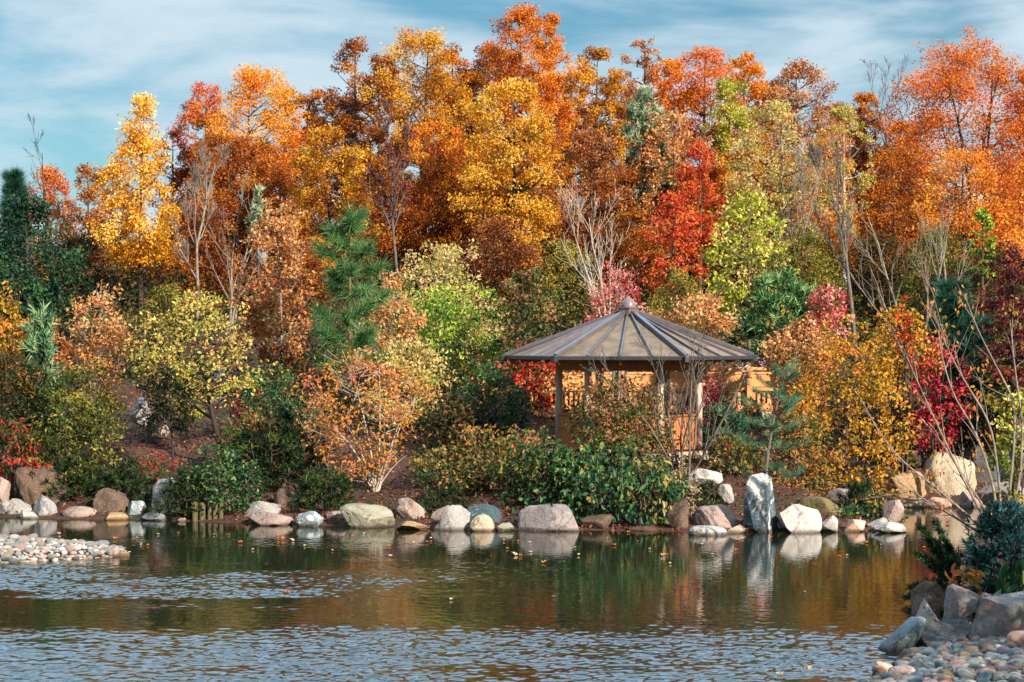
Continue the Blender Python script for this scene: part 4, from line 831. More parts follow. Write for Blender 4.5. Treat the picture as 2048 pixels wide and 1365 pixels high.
for px_, top_, hw_r, D_, pl_, g0, lbl in [(760, 112, 60, 107, 'brown', .55, 'amber brown tree filling the gap right of the sparse oak'), (905, 100, 60, 108, 'orange', .45, 'orange brown tree behind the amber and tallest trees'), (1148, 118, 60, 107, 'orange', .4, 'orange tree filling the gap right of the twin pointed tops'),
        (1243, 150, 60, 108, 'rust', .5, 'russet tree behind the thin twiggy one'), (1335, 112, 56, 109, 'orange', .6, 'orange tree left of the fiery maple'), (1490, 108, 56, 107, 'orange', .6, 'orange tree right of the fiery maple'), (1545, 160, 60, 108, 'brown', .5, 'brown tree between the fiery maple and the russet oak'),
        (1662, 200, 50, 107, 'rust', .5, 'russet tree right of the round topped oak'), (1715, 235, 60, 104, 'brown', .5, 'brown tree below the dip of the skyline'), (1810, 240, 60, 107, 'orange', .35, 'dull orange tree left of the wide maple'), (615, 215, 56, 106, 'rust', .35, 'dark russet tree right of the broad golden maple'),
        (570, 175, 56, 105, 'gold', .5, 'golden tree against the right side of the broad maple'), (415, 225, 60, 105, 'brown', .45, 'rust brown tree against the left side of the broad maple'), (980, 90, 60, 106, 'brown', .55, 'rust brown tree left of the tallest one'), (1070, 260, 90, 97, 'brown', .5, 'brown tree behind the bright golden front tree'),
        (690, 190, 60, 107, 'rust', .3, 'dusky red brown tree behind the egg shaped one'), (225, 330, 50, 106, 'rust', .45, 'russet tree just left of the yellow cone'), (1500, 260, 80, 97, 'gold', .45, 'amber tree in front of the green patched maple'), (1430, 330, 80, 94, 'orange', .4, 'dull orange tree right behind the scarlet maple'), (1230, 330, 80, 95, 'brown', .5, 'brown orange tree in the middle of the right slope'),
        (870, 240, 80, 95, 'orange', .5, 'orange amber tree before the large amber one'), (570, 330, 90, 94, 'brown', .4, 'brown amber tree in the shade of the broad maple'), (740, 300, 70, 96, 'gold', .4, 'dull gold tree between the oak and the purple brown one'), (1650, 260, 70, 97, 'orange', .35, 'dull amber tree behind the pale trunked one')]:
    maple(lbl, px_, top_, top_ + 300, hw_r, D_, pl_, shape='oval', tg=(g0, 0.1), nc=70, clump=0.22)
# second rank
maple('tall yellow conical tree with a bare straight trunk', 283, 188, 525, 86, 82, 'goldbright', shape='cone', tg=(0.5, 0.45), nc=95, clump=0.24, trunk_px=11, seed=70, leaf=6)
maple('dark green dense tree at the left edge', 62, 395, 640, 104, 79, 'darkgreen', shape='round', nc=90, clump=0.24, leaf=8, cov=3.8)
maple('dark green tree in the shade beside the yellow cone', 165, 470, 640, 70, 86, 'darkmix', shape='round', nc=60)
maple('golden egg shaped tree left of centre', 655, 258, 540, 82, 89, 'gold', shape='oval', tg=(0.52, 0.15), nc=100, clump=0.2, seed=75, leaf=5.5)
make_bare('leafless purple brown tree before the amber wood', 800, 290, 560, 87, 8, 'grey', kids=(7, 11), spread=0.55, pal=PAL['maroon'], nleaf=1500, leaf=6)
maple('brown thicket tree behind the leafless purple one', 770, 350, 560, 85, 93, 'brown', shape='round', tg=(0.42, 0.1), nc=80)
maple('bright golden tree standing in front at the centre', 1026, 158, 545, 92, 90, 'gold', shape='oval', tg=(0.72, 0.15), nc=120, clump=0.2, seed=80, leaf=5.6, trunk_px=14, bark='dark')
maple('dark amber tree between two dark trunks', 900, 330, 560, 80, 94, 'brown', shape='oval', tg=(0.5, 0.15), nc=80, bark='dark')
maple('rust coloured tree right of the bright golden one', 1178, 260, 590, 80, 92, 'rust', shape='oval', tg=(0.4, 0.1), nc=100, clump=0.2, leaf=5.5, seed=82)
T('white_pine', 'grey green pine rising among the orange trees', 'pine tree', 1292, 178, 430, 46, 96, PAL['whitepine'], shape='oval', mode='needle', leaf=10, nc=50, tg=(0.45, 0.2))
maple('apricot tree behind the scarlet maple', 1345, 222, 520, 68, 95, 'peach', shape='oval', tg=(0.45, 0.1), nc=80, clump=0.22, leaf=7)
maple('orange tree low behind the scarlet maple', 1270, 420, 600, 62, 90, 'brown', shape='round', tg=(0.55, 0.1), nc=60)
maple('scarlet maple with an upright egg shaped crown', 1398, 286, 500, 47, 85, 'red', shape='oval', tg=(0.6, 0.15), nc=80, clump=0.24, leaf=6.5, seed=88)
maple('red and orange maple left below the scarlet one', 1345, 380, 580, 52, 83, 'red', shape='round', tg=(0.66, -0.15), nc=70, clump=0.24, leaf=6.5, cov=2.6)
maple('tan half bare thicket tree on the right slope', 1552, 205, 560, 100, 90, 'palethicket', shape='oval', cov=1.7, tg=(0.6, 0.15), nc=110, clump=0.2, bark='pale', leaf=6, seed=90)
make_bare('pale leafless tree before the tan thicket', 1575, 300, 640, 84, 7, 'pale', kids=(6, 10), spread=0.6)
maple('yellow leaved slender tree with a pale trunk', 1688, 208, 470, 50, 87, 'dogwood', shape='oval', cov=1.9, tg=(0.5, 0.1), nc=50, clump=0.24, bark='white')
maple('amber tree behind the slender yellow one', 1640, 330, 600, 70, 93, 'orange', shape='oval', tg=(0.5, 0.1), nc=70)
make_bare('tall leafless tree with a dark straight trunk on the right slope', 1712, 330, 640, 77, 11, 'grey', kids=(7, 11), spread=0.55)
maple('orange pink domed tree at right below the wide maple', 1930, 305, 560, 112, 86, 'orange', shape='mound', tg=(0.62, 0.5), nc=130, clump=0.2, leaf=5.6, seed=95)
maple('orange tree at the right edge below the wide maple', 2050, 330, 560, 70, 88, 'redorange', shape='round', tg=(0.6, 0.2), nc=60)
maple('amber tree between the dark trunk and the domed tree', 1790, 300, 560, 80, 95, 'brown', shape='oval', tg=(0.6, 0.1), nc=80)
make_bare('pale forked leafless tree at right', 1832, 400, 640, 73, 8, 'pale', kids=(6, 9), spread=0.6, stems=3, hw=60)
T('climber_column', 'narrow column of bright green climber leaves', 'climber', 1966, 415, 570, 22, 75, PAL['greenmaple'], shape='column', nc=30, tg=(0.6, 0.1), leaf=6)
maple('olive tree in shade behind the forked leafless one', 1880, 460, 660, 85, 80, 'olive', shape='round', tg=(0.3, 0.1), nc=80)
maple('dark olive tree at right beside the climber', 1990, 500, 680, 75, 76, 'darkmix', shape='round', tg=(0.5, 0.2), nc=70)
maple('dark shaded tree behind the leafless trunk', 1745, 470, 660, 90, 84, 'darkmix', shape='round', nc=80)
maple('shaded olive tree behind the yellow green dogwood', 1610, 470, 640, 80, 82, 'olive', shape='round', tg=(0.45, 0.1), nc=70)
make_bare('leafless silver tree with many fine branches at left', 392, 300, 640, 79, 8, 'pale', kids=(8, 12), spread=0.62, seed=102)
make_bare('second leafless silver tree leaning right', 462, 385, 660, 76, 6, 'pale', kids=(6, 9), spread=0.6, lean=0.05, stems=3, hw=40)
maple('amber brown tree behind the leafless silver trees', 400, 400, 640, 80, 88, 'brown', shape='round', tg=(0.35, 0.1), nc=70)
T('young_conifer', 'pale green pointed young conifer top by the orange pear', 'conifer', 517, 378, 470, 16, 75, PAL['whitepine'], shape='cone', mode='needle', leaf=9, nc=26)
maple('yellow green shaded tree beside the silver trunks', 335, 575, 690, 55, 78, 'olive', shape='round', tg=(0.4, 0.2), nc=50)
maple('rust leaved tree in the hollow left of the pine', 600, 470, 660, 60, 84, 'brown', shape='round', tg=(0.4, 0.1), nc=50)
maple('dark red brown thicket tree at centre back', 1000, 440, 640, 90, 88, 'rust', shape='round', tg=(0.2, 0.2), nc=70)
maple('olive thicket tree behind the roof', 1130, 480, 660, 60, 82, 'olive', shape='round', tg=(0.5, 0.2), nc=50)
# middle rank
maple('orange pear tree with pinkish leaf tips', 555, 432, 735, 76, 68, 'rust', shape='oval', tg=(0.66, 0.35), nc=110, clump=0.22, leaf=8, stems=4, bark='pale', trunk_px=7, seed=110)
make_pine('green pine with layered whorls of needles', 700, 432, 735, 84, 63, PAL['pine'], layers=7, per=4, tuft=40, trunk_px=12, tufts=3, jag=0.5, prof=0.45, tuft_from=0.72, zj=0.5)
maple('pale yellow green thicket with fine leaves', 875, 505, 700, 122, 71, 'palethicket', shape='mound', tg=(0.5, 0.3), nc=120, clump=0.2, leaf=7, stems=8, trunk_px=6, bark='pale', cov=2.8)
maple('bright green maple below the pale thicket', 905, 590, 760, 108, 66.5, 'greenmaple', shape='round', tg=(0.5, 0.35), nc=90, clump=0.22, leaf=8, stems=3)
maple('peach coloured feathery tree right of the green pine', 788, 560, 760, 52, 65, 'peach', shape='column', tg=(0.5, 0.1), nc=70, clump=0.24, leaf=8, bark='pale', stems=4, trunk_px=6)
maple('mottled green and red tree left of the roof', 1052, 540, 760, 66, 64.5, 'greenred', shape='column', tg=(0.38, 0.1), nc=70, clump=0.24, leaf=8, trunk_px=12, bark='brown')
maple('crimson leaved small maple under the left eave', 1052, 690, 830, 52, 62.5, 'redgreen', shape='round', tg=(0.6, 0.05), nc=50, leaf=9, bark='dark')
maple('pinkish feathery tree behind the roof', 1235, 545, 690, 68, 66, 'pink', shape='mound', tg=(0.45, 0.1), cov=2.0, nc=60, leaf=7, stems=4, bark='pale')
make_bare('silver leafless tree rising behind the roof', 1228, 395, 690, 72, 7, 'white', kids=(7, 10), spread=0.55, stems=3, hw=45)
maple('orange tree showing over the right side of the roof', 1395, 590, 720, 78, 67, 'peach', shape='round', tg=(0.45, 0.1), nc=70, leaf=8)
maple('green amber tree above the orange one by the roof', 1350, 545, 700, 60, 72, 'olive', shape='round', tg=(0.6, 0.2), nc=50)
maple('yellow green open tree right of the scarlet maple', 1498, 390, 650, 78, 73, 'yellowgreen', shape='oval', tg=(0.5, 0.2), nc=90, clump=0.22, leaf=9, cov=2.4, bark='grey', trunk_px=10)
T('round_pine', 'dense round green pine right of the roof', 'pine tree', 1558, 555, 720, 84, 63, PAL['pine'], shape='mound', mode='needle', leaf=15, nc=80, clump=0.24, tg=(0.42, 0.15), cov=4)
maple('pink leaved small tree beside the round pine', 1652, 572, 720, 44, 62, 'pink', shape='oval', tg=(0.45, 0.1), nc=46, leaf=8)
maple('yellow amber bush tree behind the wide orange shrub', 1800, 615, 760, 62, 61.5, 'yelloworange', shape='round', tg=(0.55, 0.1), nc=60, leaf=9)
make_pine('dark green pine in shade at right', 1905, 570, 790, 66, 65, PAL['spruce'], layers=8, per=6, tuft=34)
T('dark_conifer', 'blue dark conifer behind the leaning stems', 'conifer', 1960, 640, 860, 70, 62, PAL['spruce'], shape='round', mode='needle', leaf=14, nc=60, tg=(0.35, 0.1))
maple('brown red tree overhanging at the right edge', 2030, 490, 760, 55, 56, 'maroon', shape='round', tg=(0.5, 0.1), nc=60, leaf=10, bark='dark')
maple('olive golden tree at the right edge above the cascade', 2040, 640, 850, 60, 60, 'olive', shape='oval', tg=(0.55, 0.1), nc=60, leaf=10)
# ------------------------------------------------------------------ shrubs and small trees along the bank
Sh = make_shrub
Sh('yellow green bushy shrub at the far left edge', 12, 590, 790, 52, 61, PAL['yelloworange'], tg=(0.35, 0.4), leaf=9, nc=50)
Sh('orange shrub glowing behind the weeping conifer', 105, 650, 760, 36, 66, PAL['rust'], tg=(0.45, 0), leaf=8)
T('weeping_conifer', 'soft blue green conifer with drooping boughs at left', 'conifer', 82, 628, 850, 58, 59, PAL['weeping'], shape='cone', mode='needle', leaf=18, nc=60, clump=0.3, tg=(0.5, 0.2))
Sh('tall orange and yellow shrub with pale stems', 198, 590, 790, 68, 60.5, PAL['peach'], shape='vase', tg=(0.42, 0.3), leaf=8, nc=70, cov=2.0, bark='pale', clump=0.26)
Sh('loose olive shrub with arching pale twigs on the slope', 190, 730, 880, 52, 59.5, PAL['olive'], tg=(0.6, 0.2), leaf=7, cov=1.3, bark='pale')
T('dogwood_tree', 'pale yellow dogwood leaning over the mulch slope', 'tree', 395, 590, 800, 125, 58.5, PAL['dogwood'], shape='oval', nc=95, clump=0.2, leaf=8, cov=1.5, base_px=462, trunk_px=14, bark='dark', tg=(0.48, 0.0), tv=(0.2, 0.28), seed=130, base_D=57.5)
T('small_tree', 'small dark green tree with a thin forked trunk', 'tree', 335, 740, 855, 56, 56, PAL['darkmix'], shape='round', nc=46, clump=0.27, leaf=7, base_px=350, trunk_px=8, bark='dark', tg=(0.18, 0.15), seed=131)
Sh('yellow low shrub at the crest of the mulch slope', 372, 745, 830, 42, 62.5, PAL['yellowgreen'], tg=(0.45, 0.1), leaf=8, cov=1.8)
Sh('dark olive bush spreading above the left boulders', 140, 750, 965, 88, 56.2, PAL['olive'], tg=(0.18, 0.25), leaf=8, nc=100, clump=0.24)
Sh('dark green bush at the left edge under the yellow one', 25, 720, 900, 75, 58, PAL['darkmix'], tg=(0.45, 0.3), leaf=8, nc=60)
Sh('red stemmed shrub with drooping red and yellow leaves', 28, 845, 960, 50, 55.4, PAL['redgreen'], tg=(0.36, -0.5), leaf=13, nc=46, aspect=0.4, droop=1.2)
Sh('dark juniper mound draped between the left boulders', 150, 925, 1020, 90, 55.6, PAL['juniper'], shape='mound', mode='needle', leaf=10, nc=60)
Sh('dark low juniper right of the blotched boulder', 262, 930, 1015, 62, 55.4, PAL['juniper'], shape='mound', mode='needle', leaf=10, nc=50, tg=(0.6, 0))
Sh('juniper spilling over the tall pale block', 375, 945, 1035, 58, 53.5, PAL['juniper'], shape='mound', mode='needle', leaf=10, nc=50)
Sh('green leafy shrub above the log posts', 452, 905, 1040, 72, 53.6, PAL['greenshrub'], shape='round', leaf=9, nc=60, tg=(0.3, 0.1))
Sh('red tinged low shrub on the mulch above the pale block', 318, 905, 950, 34, 56, PAL['redgreen'], tg=(0.5, 0), leaf=7, cov=1.3)
Sh('orange tinted shrub low behind the log post shrub', 510, 830, 960, 70, 56.5, PAL['greenorange'], tg=(0.45, 0.3), leaf=8, nc=60)
Sh('dark green mass of juniper above the middle boulders', 560, 835, 1005, 100, 55.3, PAL['juniper'], shape='mound', mode='needle', leaf=11, nc=90, clump=0.22)
Sh('dark juniper creeping down to the striped boulder', 650, 940, 1045, 60, 53.3, PAL['juniper'], shape='mound', mode='needle', leaf=11, nc=50)
Sh('pink red low shrub beside the dogwood trunk', 500, 785, 850, 32, 60.5, PAL['pink'], tg=(0.35, 0), leaf=8)
Sh('green shrub behind the dogwood at left centre', 545, 740, 850, 65, 60.5, PAL['greenshrub'], tg=(0.4, 0.2), leaf=8)
T('serviceberry', 'multi stemmed tree with sparse orange leaves at the water', 'tree', 722, 722, 950, 150, 54.6, PAL['serviceberry'], shape='vase', nc=120, clump=0.17, leaf=8.5, cov=1.0, base_px=752, stems=13, trunk_px=5, bark='white', tg=(0.58, 0.2), limb=0.9, seed=140, sparse=0.45, depth=0.75)
Sh('golden green shrub behind the multi stemmed orange tree', 820, 690, 850, 78, 60.5, PAL['palethicket'], tg=(0.55, 0.2), leaf=9, nc=60)
Sh('dark green shrub right of the multi stemmed orange tree', 905, 790, 930, 78, 57.5, PAL['darkmix'], tg=(0.35, 0.2), leaf=9, nc=70)
Sh('dark green shrub under the crimson small maple', 985, 745, 890, 65, 59.5, PAL['greenshrub'], tg=(0.22, 0.2), leaf=10, nc=60)
Sh('bronze and green low shrub on the bank', 900, 900, 1010, 80, 54.2, PAL['greenorange'], tg=(0.35, 0.3), leaf=9, nc=60)
Sh('yellow tinged feathery shrub left of the broad green shrub', 965, 862, 1005, 75, 54.0, PAL['greenorange'], tg=(0.5, 0.2), leaf=10, nc=60, cov=2.6)
Sh('low juniper behind the teal boulder', 890, 985, 1040, 62, 53.0, PAL['juniper'], shape='mound', mode='needle', leaf=10, nc=40)
Sh('pink tinged leafy shrub before the gazebo panel', 1055, 862, 985, 56, 54.6, PAL['greenred'], tg=(0.5, 0.2), leaf=10, nc=60)
Sh('broad green shrub hanging over the water', 1195, 898, 1062, 125, 52.2, PAL['greenshrub'], shape='mound', leaf=12, nc=50, clump=0.34, cov=2.3, fine=True, tg=(0.4, 0.25), tv=(0.2, 0.2), droop=1.0, seed=150)
Sh('loose green and olive shrub at the left of the broad green one', 1085, 885, 1025, 80, 52.9, PAL['greenorange'], shape='round', leaf=10, nc=50, clump=0.3, cov=2.2, fine=True, tg=(0.22, 0.3), droop=0.8)
Sh('olive and rust low shrub hiding the gazebo footing', 1320, 870, 975, 52, 53.6, PAL['greenred'], shape='mound', leaf=8, nc=40, cov=2.2, tg=(0.3, 0.3))
Sh('bright green drooping leaves at the right of the broad shrub', 1285, 925, 1068, 80, 51.4, PAL['greenshrub'], shape='round', leaf=15, nc=50, clump=0.26, fine=True, tg=(0.55, 0.15), droop=1.4, seed=151, aspect=0.5)
Sh('feathery green and rose shrub before the gazebo', 1242, 765, 955, 116, 54.0, PAL['greenred'], shape='mound', leaf=8, nc=90, clump=0.24, cov=2.3, tg=(0.4, 0.5), seed=152)
make_bare('leafless many stemmed small tree before the right gazebo posts', 1368, 640, 940, 53.4, 6, 'grey', kids=(4, 6), spread=0.55, stems=8, hw=150, seed=160, up=0.06)
Sh('dry tan shrub between the green shrub and the pink boulder', 1362, 945, 1050, 34, 51.9, PAL['tan'], shape='column', leaf=7, nc=40, cov=2.6)
Sh('dark low juniper below the bank boulder', 1412, 972, 1035, 46, 52.6, PAL['juniper'], shape='mound', mode='needle', leaf=9, nc=40, tg=(0.6, 0))
Sh('grey green bush right of the last gazebo post', 1450, 815, 905, 55, 57.2, PAL['weeping'], shape='mound', mode='needle', leaf=11, nc=40, tg=(0.4, 0))
Sh('red feathery maple bush behind the right gazebo panel', 1425, 765, 850, 42, 62.5, PAL['pink'], tg=(0.25, 0), leaf=8, nc=50)
Sh('red and green plants inside the view through the gazebo', 1215, 800, 880, 60, 62.0, PAL['greenred'], tg=(0.6, 0.2), leaf=7, cov=1.4, nc=40)
Sh('bronze low shrub between the bank boulder and standing stone', 1470, 880, 985, 62, 54.6, PAL['greenorange'], tg=(0.55, 0), leaf=8, nc=50)
make_pine('dwarf blue green pine with bare crooked branches', 1572, 745, 985, 100, 54.4, PAL['weeping'], layers=6, per=4, tuft=17, tufts=4, bark='grey', trunk_px=9, base_px=1530, jag=0.6, prof=0.3, tuft_from=0.5, zj=0.5)
Sh('upright orange tinted shrub above the dwarf pine', 1600, 655, 830, 85, 60.5, PAL['peach'], tg=(0.4, 0.1), shape='vase', leaf=8, nc=70, bark='pale', clump=0.25)
Sh('wide golden orange shrub above the point', 1700, 672, 985, 115, 57.5, PAL['yelloworange'], shape='oval', leaf=9, nc=130, clump=0.18, tg=(0.5, 0.05), tv=(0.24, 0.26), seed=170, cov=2.0)
Sh('orange shrub low beside the dwarf pine', 1600, 830, 985, 70, 56.0, PAL['greenorange'], tg=(0.7, 0.1), leaf=9, nc=50, cov=2.4)
T('japanese_maple', 'crimson maple bush above the inlet boulders', 'tree', 1868, 695, 905, 60, 61.0, PAL['crimson'], shape='oval', nc=70, clump=0.24, leaf=8, tg=(0.6, 0.1), cov=2.2, stems=4, trunk_px=6, bark='dark', seed=171)
Sh('rust red upright plume at right', 1808, 600, 720, 18, 60, PAL['redorange'], shape='column', leaf=8, nc=26, tg=(0.3, 0))
Sh('dark juniper at the point behind the white stones', 1718, 970, 1040, 42, 53.0, PAL['juniper'], shape='mound', mode='needle', leaf=10, nc=40)
Sh('small green shrub with yellow leaves at the tip of the point', 1768, 980, 1045, 34, 51.9, PAL['greenorange'], tg=(0.3, 0.4), leaf=9, nc=36)
Sh('low green cover behind the orange edged stone', 1705, 1020, 1052, 40, 51.8, PAL['greenshrub'], shape='mound', leaf=7, nc=30, tg=(0.25, 0))
Sh('dark juniper above the tan inlet boulder', 1790, 905, 960, 60, 61.6, PAL['juniper'], shape='mound', mode='needle', leaf=10, nc=40)
Sh('dark undergrowth bush above the dark inlet boulders', 1960, 800, 900, 75, 62.6, PAL['darkmix'], tg=(0.5, 0.2), leaf=9, nc=60)
Sh('yellow green leafy bush at the right edge', 2038, 790, 960, 42, 54, PAL['yellowgreen'], tg=(0.4, 0.3), leaf=11, nc=46)

# leaning stems rising from the near right bank
TREE_NO[0] += 1; rng = np.random.default_rng(300); LD = 44.0
lb = P(1998, 1075, LD); lr = empty('leaning_shrub_tree', (lb[0], LD, gz(lb[0], LD)), 'tree of long bare leaning stems with a few hanging yellow leaves', 'tree'); lo = np.array(lr.location)
stem_px = [[(1990, 1075), (1948, 1000), (1905, 915), (1865, 830), (1838, 770), (1800, 690)], [(1985, 1078), (1935, 1030), (1870, 975), (1806, 925), (1760, 870), (1720, 795)], [(1980, 1080), (1910, 1035), (1850, 1000), (1790, 960)],
           [(2002, 1072), (2000, 980), (1984, 850), (1930, 765), (1890, 690), (1868, 622)], [(2010, 1072), (2028, 900), (2031, 805), (1995, 738), (1955, 660), (1928, 588)], [(1995, 1074), (1965, 1010), (1925, 950), (1880, 880), (1840, 835)],
           [(2000, 1070), (1985, 960), (1950, 860), (1905, 790), (1880, 700), (1876, 640)], [(2014, 1072), (2040, 960), (2046, 850), (2030, 740), (2020, 640)]]
big, small = [], []
for i, sp in enumerate(stem_px):
    D0 = LD + rng.normal() * 0.5; k = np.linspace(0, 1, len(sp)); pp = np.array([P(a, b, LD + (D0 - LD) * q) for (a, b), q in zip(sp, k)]) - lo
    kk = np.linspace(0, 1, 22); ln = np.stack([np.interp(kk, k, pp[:, j]) for j in range(3)], 1); ln[1:-1] = (ln[:-2] + 2 * ln[1:-1] + ln[2:]) / 4; ln[1:-1] = (ln[:-2] + 2 * ln[1:-1] + ln[2:]) / 4
    big.append((ln, 0.030 * (1 - kk * 0.8) + 0.004))
    for q in range(9):
        j = rng.integers(5, 21); dv = unit(unit(ln[j] - ln[j - 1]) + rng.normal(size=3) * 0.6 + np.array([0, 0, 0.3])); L_ = rng.uniform(0.4, 1.4); p0 = ln[j]; pe = p0 + dv * L_
        tw = bez(p0, p0 + dv * L_ * 0.5 + rng.normal(size=3) * 0.06, pe, 7); small.append((tw, 0.012 * (1 - np.linspace(0, 1, 7) * 0.7)))
V, Fc = tubes(big, 6); link('stems', mesh_np('stems', V, Fc, smooth=True), BARK['pale'], lr); V, Fc = tubes(small, 4); link('twigs', mesh_np('twigs', V, Fc, smooth=True), BARK['pale'], lr)
A = np.concatenate([p_[2:] for p_, r_ in small]); n = 300; cidx = rng.integers(len(A), size=70); pos = A[cidx[rng.integers(70, size=n)]] + rng.normal(size=(n, 3)) * 0.12; V, Fc, k = leaves(pos, rng.normal(size=(n, 3)), 0.115, rng, 0.45, 1.6, True)
link('foliage', mesh_np('foliage', V, Fc, np.repeat(np.clip(0.5 + rng.normal(size=n) * 0.25, 0, 1), k)), PAL['serviceberry'], lr)

# near right bank plants
T('blue_spruce', 'dark blue spruce on the near right bank', 'spruce', 2014, 1012, 1200, 80, 36.5, PAL['bluespruce'], shape='round', mode='needle', leaf=13, nc=110, clump=0.26, cov=4.5, tg=(0.4, 0.2), stems=1, bark='dark', seed=201)
rng = np.random.default_rng(202); jb = P(1925, 1180, 37.5); jr = empty('juniper', (jb[0], 37.5, gz(jb[0], 37.5)), 'green juniper reaching out over the water in long sprays', 'juniper'); jo = np.array(jr.location); lines = []; NP_, ND_ = [], []
for (ex, ey, D) in [(1838, 1052, 38), (1852, 1075, 37.6), (1834, 1108, 37.4), (1850, 1125, 37), (1870, 1085, 37.8), (1895, 1090, 37.2), (1900, 1120, 36.8), (1880, 1150, 36.8), (1820, 1175, 36.6), (1812, 1195, 36.4), (1835, 1210, 36.2), (1870, 1040, 38.3)]:
    e = P(ex, ey, D) - jo; st = np.array([0, 0, 0.1]); md = (st + e) / 2 + np.array([0, 0, 0.10]); br_ = bez(st, md, e, 12); lines.append((br_, 0.022 * (1 - np.linspace(0, 1, 12) * 0.8)))
    for q in range(420):
        s = rng.uniform(0.3, 1.0); j = min(int(s * 11), 10); p0 = br_[j] + (br_[j + 1] - br_[j]) * (s * 11 - j); NP_.append(p0 + rng.normal(size=3) * 0.075 * (1.25 - s)); ND_.append(unit(unit(br_[j + 1] - br_[j]) + rng.normal(size=3) * 0.55))
V, Fc = tubes(lines, 5); link('stems', mesh_np('stems', V, Fc, smooth=True), BARK['brown'], jr); NP_ = np.array(NP_); ND_ = np.array(ND_); V, Fc, k = needles(NP_, ND_, 0.13, rng, 0.12)
link('foliage', mesh_np('foliage', V, Fc, np.clip(0.55 + rng.normal(size=len(NP_)) * 0.25, 0, 1)), PAL['juniper'], jr)
def bigleaf(label, px, py, D, n, size, pal, seed, aspect=0.45, name='hosta', cat='plant', upk=0.9):
    rng = np.random.default_rng(seed); b = P(px, py, D); r = empty(name, (b[0], D, gz(b[0], D)), label, cat); off = b - np.array(r.location); VV = []; FF = []; o_ = 0; stl = []
    for i in range(n):
        a = rng.uniform(0, 6.28); d = np.array([math.cos(a), math.sin(a), 0]); L_ = size * rng.uniform(0.7, 1.25); st = off + d * 0.08; up = rng.uniform(0.3, 1.0) * upk; sd_ = np.array([-d[1], d[0], 0]); m_ = 9; s = np.linspace(0, 1, m_)
        spine = st + d * (L_ * (s[:, None])) + np.array([0, 0, 1]) * (L_ * (up * s - (up + 0.45) * s ** 2.2))[:, None]; w = L_ * aspect * 0.5 * np.sin(np.pi * np.clip(s * 0.95 + 0.03, 0, 1)) ** 0.8
        Lp = spine + sd_ * w[:, None] + np.array([0, 0, 1]) * w[:, None] * 0.35; Rp = spine - sd_ * w[:, None] + np.array([0, 0, 1]) * w[:, None] * 0.35; V = np.concatenate([Lp, spine, Rp]); ii = np.arange(m_ - 1)
        FF.append(np.concatenate([np.stack([ii, ii + 1, ii + 1 + m_, ii + m_], 1), np.stack([ii + m_, ii + 1 + m_, ii + 1 + 2 * m_, ii + 2 * m_], 1)]) + o_); VV.append(V); o_ += len(V); stl.append((np.stack([np.array([0, 0, -0.05]) + d * 0.03, off * 0.5 + d * 0.05, st]), np.array([0.014, 0.012, 0.009])))
    link('foliage', mesh_np('foliage', np.concatenate(VV), [np.concatenate(FF)], np.repeat(np.clip(0.45 + rng.normal(size=n) * 0.22, 0, 1), 2 * (m_ - 1)), smooth=True), PAL[pal], r); V, Fc = tubes(stl, 5); link('stems', mesh_np('stems', V, Fc, smooth=True), BARK['brown'], r)
Sh('broad dark green leaves hanging over the near right boulders', 2035, 1105, 1235, 50, 33.2, PAL['greenshrub'], shape='mound', leaf=34, nc=26, fine=True, droop=1.6, aspect=0.5, cov=3, tg=(0.2, 0.1), base_D=33.8, base_px=2060)
Sh('withered orange leaves between the near boulders and the spruce', 1932, 1128, 1205, 30, 34.6, PAL['serviceberry'], shape='round', leaf=22, nc=20, fine=True, droop=1.0, aspect=0.5, cov=2.4, tg=(0.35, 0.1), base_D=35.2)
Sh('green and yellow leaves beside the flat topped near boulder', 1905, 1165, 1225, 20, 34.0, PAL['greenorange'], shape='round', leaf=24, nc=14, fine=True, droop=0.8, aspect=0.42, cov=2, tg=(0.4, 0.1), base_D=34.8)
bigleaf('tiny green sprout between the dark wedge and the streaked boulder', 1948, 1250, 31.6, 12, 0.12, 'yellowgreen', 213, 0.5, name='sprout')
Sh('low yellow green spray of twigs above the spruce', 2030, 985, 1060, 52, 43.0, PAL['olive'], leaf=10, nc=36, cov=1.6, tg=(0.6, 0.2))

maple('tall amber tree beyond the right edge of the picture shading the near bank', 3560, -220, 800, 760, 23.0, 'gold', leaf=34, nc=60, shape='round', cov=2.6)
# wasp nest in the orange pear tree
nb_ = P(524, 515, 67.1); U = ICO_V.copy(); U = U * np.array([0.2, 0.2, 0.30]); U[:, 0:2] *= (0.8 + 0.9 * np.clip(U[:, 2:3] + 0.2, 0, 0.4)); U += 0.012 * fbm(U * 14, 4, 3)[:, None]
tag(link('wasp_nest', mesh_np('wasp_nest', U, [ICO_F], smooth=True), flat_mat('nest paper', '#5E5650', '#9A9088', 0.9, 12), None, nb_), 'grey papery wasp nest hanging in the orange pear tree', 'wasp nest')

